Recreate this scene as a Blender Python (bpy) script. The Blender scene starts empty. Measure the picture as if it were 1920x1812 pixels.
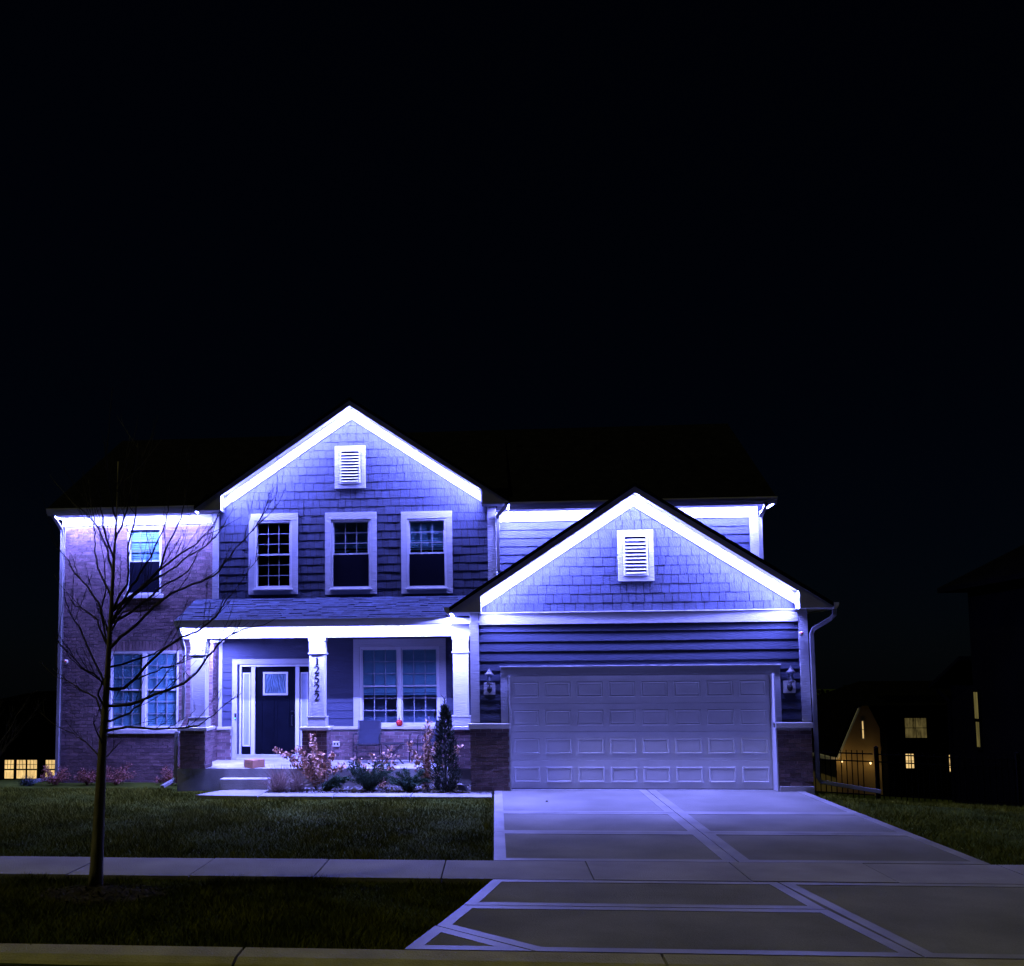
import bpy, math, random
import numpy as np
from mathutils import Vector, Matrix
random.seed(7)
rng = np.random.default_rng(11)
SC = bpy.context.scene
COL = SC.collection

# ------------------------------------------------------------------ camera
cam_d = bpy.data.cameras.new('camera'); cam = bpy.data.objects.new('camera', cam_d); COL.objects.link(cam)
cam_d.sensor_fit = 'HORIZONTAL'; cam_d.sensor_width = 36.0
cam_d.lens = 1850.0 / 1920.0 * 36.0
cam_d.shift_x = (960 - 768.2) / 1920.0
cam_d.shift_y = (1095.9 - 906) / 1920.0
cam_d.clip_start = 0.1; cam_d.clip_end = 2000
ya, pi_, ro = -0.0854523, 0.0875655, -0.0079420
fw = Vector((math.sin(ya) * math.cos(pi_), math.cos(ya) * math.cos(pi_), math.sin(pi_)))
rt = Vector((math.cos(ya), -math.sin(ya), 0)); up = rt.cross(fw)
r2 = rt * math.cos(ro) + up * math.sin(ro); u2 = -rt * math.sin(ro) + up * math.cos(ro)
cam.matrix_world = Matrix(((r2.x, u2.x, -fw.x, 0), (r2.y, u2.y, -fw.y, 0), (r2.z, u2.z, -fw.z, 2.29), (0, 0, 0, 1)))
SC.camera = cam

# ------------------------------------------------------------------ night sky, street light, exposure
world = bpy.data.worlds.new('World'); SC.world = world; world.use_nodes = True
wn = world.node_tree.nodes; wl = world.node_tree.links
sky = wn.new('ShaderNodeTexSky'); sky.sky_type = 'NISHITA'; sky.sun_disc = False; sky.ozone_density = 6.0; sky.dust_density = 0.3
SUN_EL, SUN_TRAVEL = 62.0, Vector((0.95, 0.31))
sky.sun_elevation = math.radians(SUN_EL)
sky.sun_rotation = math.atan2(-SUN_TRAVEL.x, -SUN_TRAVEL.y)
bg = wn['Background']; bg.inputs['Strength'].default_value = 0.00035
tint = wn.new('ShaderNodeMix'); tint.data_type = 'RGBA'; tint.blend_type = 'MULTIPLY'; tint.inputs[0].default_value = 1.0
tint.inputs[7].default_value = (0.55, 0.8, 1.3, 1)
wl.new(sky.outputs[0], tint.inputs[6]); wl.new(tint.outputs[2], bg.inputs['Color'])
sd = bpy.data.lights.new('sun', 'SUN'); so = bpy.data.objects.new('sun', sd); COL.objects.link(so)
sd.energy = 0.47; sd.angle = math.radians(1.5); sd.color = (0.93, 0.90, 0.44)
dv = Vector((SUN_TRAVEL.x, SUN_TRAVEL.y, 0)).normalized() * math.cos(math.radians(SUN_EL)); dv.z = -math.sin(math.radians(SUN_EL))
so.rotation_euler = dv.to_track_quat('-Z', 'Y').to_euler(); so.location = (-12, 0, 12)
vs = SC.view_settings; vs.view_transform = 'Standard'; vs.look = 'None'; vs.exposure = 0; vs.gamma = 1
cy = SC.cycles
cy.use_denoising = True; cy.max_bounces = 6; cy.diffuse_bounces = 3; cy.glossy_bounces = 3; cy.transparent_max_bounces = 10
cy.sample_clamp_indirect = 4.0; cy.caustics_reflective = False; cy.caustics_refractive = False
LED_RGB = (0.185, 0.205, 1.0); LED_POWER = 7200.0

# ------------------------------------------------------------------ materials
def mk(name, base, rough=0.6, var=0.15, scale=6.0, bump=0.0, bscale=60.0, rand=0.0, stretch=(1, 1, 1), emit=None, estr=0.0, metal=0.0, base2=None, spec=0.4, fine=0.0):
    m = bpy.data.materials.new(name); m.use_nodes = True
    n = m.node_tree.nodes; l = m.node_tree.links; b = n['Principled BSDF']
    b.inputs['Roughness'].default_value = rough; b.inputs['Metallic'].default_value = metal
    b.inputs['Specular IOR Level'].default_value = spec
    geo = n.new('ShaderNodeNewGeometry'); mp = n.new('ShaderNodeMapping'); mp.inputs['Scale'].default_value = stretch
    l.new(geo.outputs['Position'], mp.inputs['Vector'])
    ns = n.new('ShaderNodeTexNoise'); ns.inputs['Scale'].default_value = scale; ns.inputs['Detail'].default_value = 6
    l.new(mp.outputs[0], ns.inputs['Vector'])
    ramp = n.new('ShaderNodeMapRange'); ramp.inputs[1].default_value = 0.3; ramp.inputs[2].default_value = 0.7
    l.new(ns.outputs['Fac'], ramp.inputs[0])
    mx = n.new('ShaderNodeMix'); mx.data_type = 'RGBA'
    c2 = base2 or tuple(min(1, c * (1 + var)) for c in base)
    mx.inputs[6].default_value = (*[c * (1 - var) for c in base], 1); mx.inputs[7].default_value = (*c2, 1)
    l.new(ramp.outputs[0], mx.inputs[0])
    col = mx.outputs[2]
    if fine:
        nf = n.new('ShaderNodeTexNoise'); nf.inputs['Scale'].default_value = 130; nf.inputs['Detail'].default_value = 4
        l.new(geo.outputs['Position'], nf.inputs['Vector'])
        mr = n.new('ShaderNodeMapRange'); mr.inputs[1].default_value = 0.3; mr.inputs[2].default_value = 0.7
        mr.inputs[3].default_value = 1 - fine; mr.inputs[4].default_value = 1 + fine; l.new(nf.outputs['Fac'], mr.inputs[0])
        hf = n.new('ShaderNodeHueSaturation'); l.new(mr.outputs[0], hf.inputs['Value']); l.new(col, hf.inputs['Color']); col = hf.outputs[0]
    if rand:
        oi = n.new('ShaderNodeObjectInfo'); ad = n.new('ShaderNodeMath'); ad.operation = 'ADD'
        l.new(oi.outputs['Random'], ad.inputs[0]); l.new(geo.outputs['Random Per Island'], ad.inputs[1])
        fr = n.new('ShaderNodeMath'); fr.operation = 'FRACT'; l.new(ad.outputs[0], fr.inputs[0])
        mr = n.new('ShaderNodeMapRange'); mr.inputs[3].default_value = 1 - rand; mr.inputs[4].default_value = 1 + rand
        l.new(fr.outputs[0], mr.inputs[0])
        hs = n.new('ShaderNodeHueSaturation'); l.new(mr.outputs[0], hs.inputs['Value']); l.new(col, hs.inputs['Color']); col = hs.outputs[0]
    l.new(col, b.inputs['Base Color'])
    if bump:
        nb = n.new('ShaderNodeTexNoise'); nb.inputs['Scale'].default_value = bscale; nb.inputs['Detail'].default_value = 5
        l.new(mp.outputs[0], nb.inputs['Vector'])
        bp = n.new('ShaderNodeBump'); bp.inputs['Strength'].default_value = bump; bp.inputs['Distance'].default_value = 0.02
        l.new(nb.outputs['Fac'], bp.inputs['Height']); l.new(bp.outputs[0], b.inputs['Normal'])
    if emit:
        b.inputs['Emission Color'].default_value = (*emit, 1); b.inputs['Emission Strength'].default_value = estr
    return m
def glass(name, tint=(0.8, 0.9, 0.95), rough=0.02):
    m = bpy.data.materials.new(name); m.use_nodes = True; n = m.node_tree.nodes; l = m.node_tree.links
    n.remove(n['Principled BSDF']); out = n['Material Output']
    tr = n.new('ShaderNodeBsdfTransparent'); tr.inputs[0].default_value = (*tint, 1)
    gl = n.new('ShaderNodeBsdfGlossy'); gl.inputs['Roughness'].default_value = rough
    fr = n.new('ShaderNodeFresnel'); ge = n.new('ShaderNodeNewGeometry'); io = n.new('ShaderNodeMapRange'); io.inputs[3].default_value = 1.5; io.inputs[4].default_value = 1 / 1.5
    l.new(ge.outputs['Backfacing'], io.inputs[0]); l.new(io.outputs[0], fr.inputs[0])
    mx = n.new('ShaderNodeMixShader'); l.new(fr.outputs[0], mx.inputs[0]); l.new(tr.outputs[0], mx.inputs[1]); l.new(gl.outputs[0], mx.inputs[2])
    l.new(mx.outputs[0], out.inputs[0]); return m
def emitter(name, rgb, strength, uneven=0.0):
    m = bpy.data.materials.new(name); m.use_nodes = True; n = m.node_tree.nodes; l = m.node_tree.links
    n.remove(n['Principled BSDF']); e = n.new('ShaderNodeEmission'); e.inputs[0].default_value = (*rgb, 1); e.inputs[1].default_value = strength
    if uneven:                                            # curtains and room shapes behind the glass
        g_ = n.new('ShaderNodeNewGeometry'); mp = n.new('ShaderNodeMapping'); mp.inputs['Scale'].default_value = (5, 5, 1.2); ns = n.new('ShaderNodeTexNoise'); ns.inputs['Scale'].default_value = 1.3; ns.inputs['Detail'].default_value = 3
        l.new(g_.outputs['Position'], mp.inputs[0]); l.new(mp.outputs[0], ns.inputs['Vector']); mr = n.new('ShaderNodeMapRange'); mr.inputs[1].default_value = 0.3; mr.inputs[2].default_value = 0.7
        mr.inputs[3].default_value = strength * (1 - uneven); mr.inputs[4].default_value = strength * (1 + uneven); l.new(ns.outputs['Fac'], mr.inputs[0]); l.new(mr.outputs[0], e.inputs[1])
    l.new(e.outputs[0], n['Material Output'].inputs[0]); return m
M = {}
M['white'] = mk('white_trim', (0.43, 0.43, 0.44), 0.55, 0.05, 3, 0.5, 9, stretch=(1, 4, 9), fine=0.04)
M['grille'] = mk('window_grille', (0.22, 0.24, 0.26), 0.5, 0.05, 4)
M['vinyl'] = mk('white_vinyl', (0.62, 0.62, 0.62), 0.4, 0.03, 4)
M['fascia'] = mk('grey_fascia', (0.34, 0.33, 0.33), 0.6, 0.12, 4, 0.2, 30)
M['gutter'] = mk('gutter_metal', (0.56, 0.55, 0.53), 0.4, 0.08, 3)
M['spout'] = mk('downspout_metal', (0.22, 0.215, 0.21), 0.45, 0.08, 3)
M['soffit'] = mk('soffit', (0.74, 0.74, 0.74), 0.6, 0.04, 4)
M['shake'] = mk('shingle_siding', (0.036, 0.043, 0.074), 0.7, 0.12, 3, 0.6, 14, rand=0.13, stretch=(6, 1, 1), fine=0.10)
M['lap'] = mk('lap_siding', (0.036, 0.043, 0.074), 0.65, 0.10, 2.5, 0.45, 10, rand=0.05, stretch=(1, 1, 7), fine=0.08)
M['brick'] = mk('brick', (0.140, 0.088, 0.088), 0.85, 0.3, 9, 0.5, 50, rand=0.38, fine=0.18)
M['mortar'] = mk('mortar', (0.34, 0.31, 0.29), 0.9, 0.2, 12, 0.5, 80, fine=0.1)
M['stone'] = mk('cast_stone', (0.45, 0.43, 0.40), 0.8, 0.12, 7, 0.3, 60, fine=0.1)
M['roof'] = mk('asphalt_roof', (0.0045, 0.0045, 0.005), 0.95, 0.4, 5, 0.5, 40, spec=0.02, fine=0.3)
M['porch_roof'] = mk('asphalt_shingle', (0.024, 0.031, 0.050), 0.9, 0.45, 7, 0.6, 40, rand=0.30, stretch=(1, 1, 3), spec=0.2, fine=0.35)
M['door'] = mk('navy_door', (0.0025, 0.0035, 0.007), 0.6, 0.2, 5, 0.1, 30, spec=0.03)
M['garage'] = mk('garage_door', (0.80, 0.80, 0.80), 0.55, 0.06, 2.0, 0.12, 120, fine=0.04)
M['black'] = mk('black_metal', (0.012, 0.012, 0.013), 0.4, 0.2, 8)
M['lantern'] = mk('lantern_metal', (0.075, 0.075, 0.08), 0.45, 0.2, 8)
M['iron'] = mk('black_iron', (0.004, 0.004, 0.004), 0.9, 0.2, 8, spec=0.02)
M['concrete'] = mk('concrete', (0.30, 0.285, 0.27), 0.8, 0.22, 1.3, 0.35, 70, rand=0.05, fine=0.12)
M['broom'] = mk('broomed_concrete', (0.218, 0.213, 0.190), 1.0, 0.22, 0.9, 0.5, 90, rand=0.05, fine=0.18, spec=0.05)
M['border'] = mk('trowelled_concrete', (0.30, 0.29, 0.275), 0.48, 0.26, 1.8, 0.12, 60, fine=0.14, spec=0.38)
M['porchslab'] = mk('porch_concrete', (0.36, 0.345, 0.325), 0.85, 0.3, 2.5, 0.35, 60, fine=0.12)
M['curb'] = mk('curb_concrete', (0.33, 0.30, 0.125), 0.9, 0.2, 3, 0.5, 50, fine=0.16)
M['asphalt'] = mk('asphalt', (0.045, 0.045, 0.045), 0.95, 0.3, 3, 0.8, 90, fine=0.3)
M['joint'] = mk('joint_dirt', (0.03, 0.028, 0.024), 0.95, 0.3, 10)
M['soil'] = mk('lawn_soil', (0.034, 0.046, 0.006), 0.95, 0.4, 2.5, 0.8, 30, fine=0.3, spec=0.02)
M['grass'] = mk('grass_blades', (0.068, 0.084, 0.004), 0.8, 0.5, 1.4, rand=0.35, base2=(0.120, 0.122, 0.010), spec=0.03)
M['mulch'] = mk('mulch', (0.035, 0.029, 0.010), 0.95, 0.5, 14, 0.8, 40, rand=0.5, spec=0.02)
M['gravel'] = mk('river_stone', (0.15, 0.14, 0.14), 0.8, 0.2, 6, rand=0.55)
M['bark'] = mk('bark', (0.20, 0.175, 0.09), 0.9, 0.35, 7, 0.9, 22, stretch=(1, 1, 0.2), fine=0.25)
M['twig'] = mk('twig_bark', (0.05, 0.042, 0.034), 0.85, 0.3, 12)
M['dryleaf'] = mk('dry_leaf', (0.52, 0.30, 0.19), 0.75, 0.3, 5, rand=0.5)
M['redleaf'] = mk('russet_leaf', (0.20, 0.07, 0.045), 0.8, 0.3, 5, rand=0.5)
M['juniper'] = mk('juniper_needles', (0.030, 0.075, 0.032), 0.75, 0.3, 5, rand=0.5)
M['arbor'] = mk('arborvitae_sprays', (0.024, 0.038, 0.022), 0.8, 0.3, 5, rand=0.5)
M['drygrass'] = mk('dry_grass', (0.38, 0.27, 0.23), 0.8, 0.3, 5, rand=0.4)
M['bluebush'] = mk('blue_spruce_needles', (0.03, 0.05, 0.05), 0.8, 0.3, 5, rand=0.4)
M['darkleaf'] = mk('far_leaves', (0.006, 0.008, 0.005), 0.9, 0.3, 1, rand=0.4, spec=0.0)
M['card'] = mk('cardboard', (0.42, 0.20, 0.11), 0.8, 0.1, 6, 0.2, 40)
M['tape'] = mk('parcel_tape', (0.24, 0.14, 0.09), 0.4, 0.1, 6)
M['sling'] = mk('blue_sling_fabric', (0.016, 0.020, 0.036), 0.8, 0.1, 8, 0.3, 200)
M['red'] = mk('red_glass', (0.62, 0.035, 0.03), 0.12, 0.1, 6)
M['blindw'] = mk('window_blind', (0.33, 0.50, 0.52), 0.7, 0.08, 3)
M['blindd'] = mk('dim_blind', (0.10, 0.17, 0.18), 0.7, 0.1, 3)
M['screen'] = mk('insect_screen', (0.0035, 0.004, 0.008), 0.9, 0.1, 3, spec=0.02)
M['inside'] = mk('dark_room', (0.02, 0.02, 0.022), 0.9, 0.1, 1)
M['blueback'] = mk('window_backing', (0.24, 0.24, 0.30), 0.9, 0.3, 1.5)  # bluish backing that catches strip light behind the porch window
M['frost'] = mk('frosted_glass', (0.32, 0.36, 0.46), 0.25, 0.15, 4, 0.3, 25, stretch=(4, 1, 1))
M['wavy'] = mk('rippled_glass', (0.10, 0.16, 0.20), 0.08, 0.3, 6)
M['pane'] = glass('window_glass')
M['lglass'] = glass('lantern_glass', (0.9, 0.92, 0.95))
M['led'] = emitter('led_strip', LED_RGB, LED_POWER)
M['led_side'] = emitter('led_flank', LED_RGB, LED_POWER * 0.10)
M['green_led'] = emitter('doorbell_light', (0.25, 1.0, 0.85), 2.5)
M['red_led'] = mk('camera_lens', (0.5, 0.05, 0.05), 0.2, 0.1, 9)
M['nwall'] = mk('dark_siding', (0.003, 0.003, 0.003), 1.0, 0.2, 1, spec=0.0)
M['ochre'] = mk('tan_siding', (0.34, 0.24, 0.10), 0.9, 0.15, 1)
M['lit'] = emitter('lit_window', (1.0, 0.66, 0.25), 0.85, 0.3)
M['lit2'] = emitter('dim_lit_window', (0.62, 0.50, 0.16), 0.16, 0.5)
M['litblind'] = emitter('backlit_blind', (0.55, 0.42, 0.14), 0.12, 0.85)
M['lamp'] = emitter('lamp_bulb', (1.0, 0.72, 0.32), 3.0)
M['offwhite'] = mk('offwhite_paint', (0.5, 0.47, 0.42), 0.6, 0.05, 3)

# ------------------------------------------------------------------ mesh helpers
class MB:
    def __init__(s): s.v = []; s.f = []; s.m = []
    def add(s, vs, fs, mi=0):
        o = len(s.v); s.v += [tuple(v) for v in vs]; s.f += [tuple(i + o for i in f) for f in fs]; s.m += [mi] * len(fs); return s
    def box(s, x0, x1, y0, y1, z0, z1, mi=0):
        return s.add([(x0, y0, z0), (x1, y0, z0), (x1, y1, z0), (x0, y1, z0), (x0, y0, z1), (x1, y0, z1), (x1, y1, z1), (x0, y1, z1)],
                     [(0, 3, 2, 1), (4, 5, 6, 7), (0, 1, 5, 4), (1, 2, 6, 5), (2, 3, 7, 6), (3, 0, 4, 7)], mi)
    def prism(s, poly, y0, y1, mi=0):                      # polygon in (x, z), counter-clockwise seen from -Y
        n = len(poly)
        return s.add([(x, y0, z) for x, z in poly] + [(x, y1, z) for x, z in poly],
                     [tuple(range(n)), tuple(range(2 * n - 1, n - 1, -1))] + [(i, i + n, (i + 1) % n + n, (i + 1) % n) for i in range(n)], mi)
    def prismx(s, poly, x0, x1, mi=0):                     # polygon in (y, z) extruded along x
        n = len(poly)
        return s.add([(x0, y, z) for y, z in poly] + [(x1, y, z) for y, z in poly],
                     [tuple(range(n)), tuple(range(2 * n - 1, n - 1, -1))] + [(i, i + n, (i + 1) % n + n, (i + 1) % n) for i in range(n)], mi)
    def prismz(s, poly, z0, z1, mi=0):                     # polygon in (x, y) extruded along z
        n = len(poly)
        return s.add([(x, y, z1) for x, y in poly] + [(x, y, z0) for x, y in poly],
                     [tuple(range(n)), tuple(range(2 * n - 1, n - 1, -1))] + [(i, i + n, (i + 1) % n + n, (i + 1) % n) for i in range(n)], mi)
    def tube(s, pts, rad, n=6, mi=0):
        pts = [Vector(p) for p in pts]
        if not isinstance(rad, (list, tuple)): rad = [rad] * len(pts)
        vs = []; prev = None
        for i, p in enumerate(pts):
            t = (pts[min(i + 1, len(pts) - 1)] - pts[max(i - 1, 0)]).normalized()
            a = prev - t * prev.dot(t) if prev is not None else (Vector((0, 1, 0)).cross(t) if abs(t.y) < 0.9 else Vector((1, 0, 0)).cross(t))
            a.normalize(); prev = a; b = t.cross(a)
            vs += [p + (a * math.cos(2 * math.pi * k / n) + b * math.sin(2 * math.pi * k / n)) * rad[i] for k in range(n)]
        fs = [(i * n + k, i * n + (k + 1) % n, (i + 1) * n + (k + 1) % n, (i + 1) * n + k) for i in range(len(pts) - 1) for k in range(n)]
        fs += [tuple(range(n - 1, -1, -1)), tuple(range((len(pts) - 1) * n, len(pts) * n))]
        return s.add(vs, fs, mi)
    def sweep(s, pts, w, h, mi=0):                         # rectangular pipe along a polyline
        pts = [Vector(p) for p in pts]; vs = []
        for i, p in enumerate(pts):
            t = (pts[min(i + 1, len(pts) - 1)] - pts[max(i - 1, 0)]).normalized()
            ref = Vector((0, 1, 0)) if abs(t.y) < 0.8 else Vector((0, 0, 1))
            a = t.cross(ref).normalized(); b = a.cross(t).normalized()
            vs += [p + a * w / 2 + b * h / 2, p - a * w / 2 + b * h / 2, p - a * w / 2 - b * h / 2, p + a * w / 2 - b * h / 2]
        fs = [(i * 4 + k, i * 4 + (k + 1) % 4, i * 4 + 4 + (k + 1) % 4, i * 4 + 4 + k) for i in range(len(pts) - 1) for k in range(4)]
        fs += [(3, 2, 1, 0), tuple(len(vs) - 4 + k for k in range(4))]
        return s.add(vs, fs, mi)
    def lathe(s, prof, c=(0, 0, 0), n=16, mi=0):
        vs = [(c[0] + r * math.cos(2 * math.pi * k / n), c[1] + r * math.sin(2 * math.pi * k / n), c[2] + z) for r, z in prof for k in range(n)]
        fs = [(i * n + k, i * n + (k + 1) % n, (i + 1) * n + (k + 1) % n, (i + 1) * n + k) for i in range(len(prof) - 1) for k in range(n)]
        fs += [tuple(range(n - 1, -1, -1)), tuple(range((len(prof) - 1) * n, len(prof) * n))]
        return s.add(vs, fs, mi)
    def mesh(s, name, mats, smooth=False):
        me = bpy.data.meshes.new(name); me.from_pydata(s.v, [], s.f)
        for m in (mats if isinstance(mats, (list, tuple)) else [mats]): me.materials.append(M[m] if isinstance(m, str) else m)
        if any(s.m): me.polygons.foreach_set('material_index', s.m)
        if smooth: me.polygons.foreach_set('use_smooth', [True] * len(me.polygons))
        me.update(); return me
    def build(s, name, mats, parent=None, smooth=False, bevel=0.0, loc=None):
        return put(name, s.mesh(name, mats, smooth), parent, bevel, loc)
def put(name, me, parent=None, bevel=0.0, loc=None):
    o = bpy.data.objects.new(name, me); COL.objects.link(o)
    if parent is not None:
        o.parent = parent
        if parent.type == 'EMPTY' and not parent.get('_local'): o.location = -parent.location   # meshes are laid out in place
    if loc is not None: o.location = Vector(loc) + (o.location if parent is not None and parent.type == 'EMPTY' and not parent.get('_local') else Vector())
    if bevel:
        b = o.modifiers.new('bevel', 'BEVEL'); b.width = bevel; b.segments = 2; b.limit_method = 'ANGLE'
    return o
def fast_mesh(name, verts, tris, mat):
    me = bpy.data.meshes.new(name); nv = len(verts); nt = len(tris)
    me.vertices.add(nv); me.vertices.foreach_set('co', np.asarray(verts, np.float32).ravel())
    k = tris.shape[1]
    me.loops.add(nt * k); me.loops.foreach_set('vertex_index', np.asarray(tris, np.int32).ravel())
    me.polygons.add(nt); me.polygons.foreach_set('loop_start', np.arange(nt, dtype=np.int32) * k)
    me.update(calc_edges=True); me.validate(); me.materials.append(M[mat]); return me
def empty(name, loc, local=False):
    o = bpy.data.objects.new(name, None); COL.objects.link(o); o.location = loc; o.empty_display_size = 0.2
    if local: o['_local'] = 1
    return o
def tag(o, label, cat=None, group=None, kind=None):
    if label: o['label'] = label
    if cat: o['category'] = cat
    if group: o['group'] = group
    if kind: o['kind'] = kind
    return o
def struct(o): o['kind'] = 'structure'; return o
def stuff(o): o['kind'] = 'stuff'; return o
def smooth(a, b, t):
    t = np.clip((t - a) / (b - a), 0, 1); return t * t * (3 - 2 * t)

# ------------------------------------------------------------------ the lie of the land
def land(x, y):
    x = np.asarray(x, float); y = np.asarray(y, float)
    z = -0.115 * smooth(13.0, 18.6, y) * smooth(-0.2, 5.2, -x)
    back = -0.135 * np.clip(y - (25.0 - 3.4 * smooth(9.8, 11.0, -x)), 0, 60)
    s = (y - 18.3) + 0.55 * (x - 6.0)
    right = -0.10 * np.clip(s, 0, 60) * smooth(5.7, 6.6, x)
    z = np.minimum(z, np.minimum(np.where(x > 5.0, 0, back), right)) * 1.0
    z = np.where((x > 5.0) & (y > 25), np.minimum(z, right), z)
    return z
def lz(x, y): return float(land(x, y))
xs = np.concatenate([np.linspace(-220, -14, 30), np.linspace(-13, 14, 109), np.linspace(15, 220, 30)])
ysg = np.concatenate([np.linspace(7.9, 30, 89), np.linspace(31, 90, 60), np.linspace(95, 400, 20)])
gx, gy = np.meshgrid(xs, ysg)
onslab = (gx > -0.2) & (gx < 5.85) & (gy < 19.6)
gzv = land(gx, gy) - 0.055 + 0.012 * np.sin(gx * 1.7 + gy) * np.sin(gy * 1.3 - gx * 0.6)
gzv = np.where(onslab, -0.12, gzv); gzv = np.where((gx > -7) & (gx < 6) & (gy > 20.6) & (gy < 24), -0.2, gzv)
nx, ny = len(xs), len(ysg)
idx = np.arange(nx * ny).reshape(ny, nx)
quads = np.stack([idx[:-1, :-1], idx[:-1, 1:], idx[1:, 1:], idx[1:, :-1]], -1).reshape(-1, 4)
g = put('ground', fast_mesh('ground', np.stack([gx, gy, gzv], -1).reshape(-1, 3), quads, 'soil')); struct(g)
road = MB().box(-220, 220, -40, 7.79, -0.5, -0.15).build('road', 'asphalt'); struct(road)

# ------------------------------------------------------------------ sidewalk, kerb, driveway, front walk
def slab(poly, top, name, parent, border=0.0, mats=('concrete',), th=0.10):
    mb = MB()
    if border:
        # inset polygon: trowelled border round a broomed field
        c = [Vector(p) for p in poly]; n = len(c); ins = []
        for i in range(n):
            p0, p1, p2 = c[i - 1], c[i], c[(i + 1) % n]
            d1 = (p1 - p0).normalized(); d2 = (p2 - p1).normalized(); n1 = Vector((-d1.y, d1.x)); n2 = Vector((-d2.y, d2.x))
            b = (n1 + n2); k = border / max(0.25, (1 + n1.dot(n2)) / 1.0)
            ins.append(p1 + b * k)
        vs = [(p.x, p.y, top) for p in c] + [(p.x, p.y, top) for p in ins] + [(p.x, p.y, top - 0.005) for p in ins] + [(p.x, p.y, top - th) for p in c]
        fs = [(i, (i + 1) % n, n + (i + 1) % n, n + i) for i in range(n)]
        mb.add(vs, fs, 0)
        o = len(mb.v) - len(vs)
        mb.f += [tuple(o + 2 * n + i for i in range(n))]; mb.m += [1]
        mb.f += [(o + n + i, o + n + (i + 1) % n, o + 2 * n + (i + 1) % n, o + 2 * n + i) for i in range(n)]; mb.m += [1] * n
        mb.f += [(o + (i + 1) % n, o + i, o + 3 * n + i, o + 3 * n + (i + 1) % n) for i in range(n)]; mb.m += [0] * n
    else:
        mb.prismz(poly, top - th, top)
    return mb.build(name, list(mats), parent)
sw = MB().box(-60, 60, 11.16, 12.19, -0.2, -0.05).build('sidewalk', 'joint'); struct(sw)
jx = [-0.632 - 1.43 * k for k in range(12)][::-1] + [1.04, 2.72, 4.25, 5.75, 7.2, 8.65, 10.1, 11.5]
for a, b in zip(jx[:-1], jx[1:]):
    dz = random.uniform(-0.004, 0.004)
    slab([(a + 0.008, 11.15), (b - 0.008, 11.15), (b - 0.008, 12.2), (a + 0.008, 12.2)], 0.004 + dz, 'sidewalk_slab', sw)
dr = MB().box(-0.02, 5.66, 8.4, 19.3, -0.2, -0.05).build('driveway', 'joint'); struct(dr)
rows = [12.215, 14.345, 16.313, 19.44]
for (a, b) in zip(rows[:-1], rows[1:]):
    for (x0, x1) in ((-0.06, 2.84), (2.84, 5.70)):
        slab([(x0 + 0.008, a + 0.008), (x1 - 0.008, a + 0.008), (x1 - 0.008, b - 0.008), (x0 + 0.008, b - 0.008)], 0.002 + random.uniform(-0.002, 0.002), 'driveway_slab', dr, 0.15, ('border', 'broom'))
gap = 0.006
for poly in ([(-0.345, 9.93), (3.10, 9.93), (2.98, 11.13), (-0.06, 11.13)],
             [(-0.56, 9.13), (0.30, 8.36), (3.34, 8.36), (3.11, 9.91), (-0.35, 9.91)],
             [(-0.785, 8.36), (0.27, 8.36), (-0.575, 9.12)],
             [(3.36, 8.36), (6.55, 8.36), (5.72, 11.13), (3.0, 11.13)]):
    slab(poly, 0.0, 'apron_slab', dr, 0.12, ('border', 'broom'))
kb = MB().box(-60, 60, 7.85, 8.28, -0.35, -0.17).build('kerb', 'joint'); struct(kb)
kx = [-20, -16.5, -13.1, -9.6, -6.2, -2.125, 1.3, 4.6, 8.0, 11.5, 15]
for a, b in zip(kx[:-1], kx[1:]):
    MB().prismx([(7.80, -0.16), (7.86, -0.13), (7.98, -0.035), (8.08, -0.006), (8.33, 0.0), (8.33, -0.3), (7.80, -0.3)], a + 0.012, b - 0.012).build('kerb_stone', 'curb', kb)
# front walk: slopes and runs from the steps to the driveway
fwk = MB().prismz([(-5.9, 19.2), (-4.6, 19.2), (-0.12, 18.45), (-0.12, 18.75), (-4.6, 19.65), (-4.6, 20.0), (-5.6, 20.0)], -0.3, -0.22).build('front_walk', 'joint'); struct(fwk)
def wz(x): return -0.012 - 0.092 * min(1, (-0.1 - x) / 5.0)
for a, b in ((-5.90, -4.62), (-4.60, -3.12), (-3.10, -1.62), (-1.60, -0.10)):
    ya0, yb0 = 18.30 - 0.83 * (-0.1 - a) / 5.3, 0
    f = lambda x: 18.31 + 0.86 * (-0.1 - x) / 5.5
    bk = (lambda x: 18.83 + 0.86 * (-0.1 - x) / 5.5)
    if a < -5:
        P = [(a, f(a), wz(a)), (b, f(b), wz(b)), (b, 20.05, wz(b)), (a + 0.3, 20.05, wz(a))]
    else:
        P = [(a, f(a), wz(a)), (b, f(b), wz(b)), (b, bk(b), wz(b)), (a, bk(a), wz(a))]
    MB().add(P + [(x, y, z - 0.1) for x, y, z in P], [(0, 1, 2, 3), (0, 4, 5, 1), (1, 5, 6, 2), (2, 6, 7, 3), (3, 7, 4, 0)]).build('walk_slab', 'border', fwk)

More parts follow.
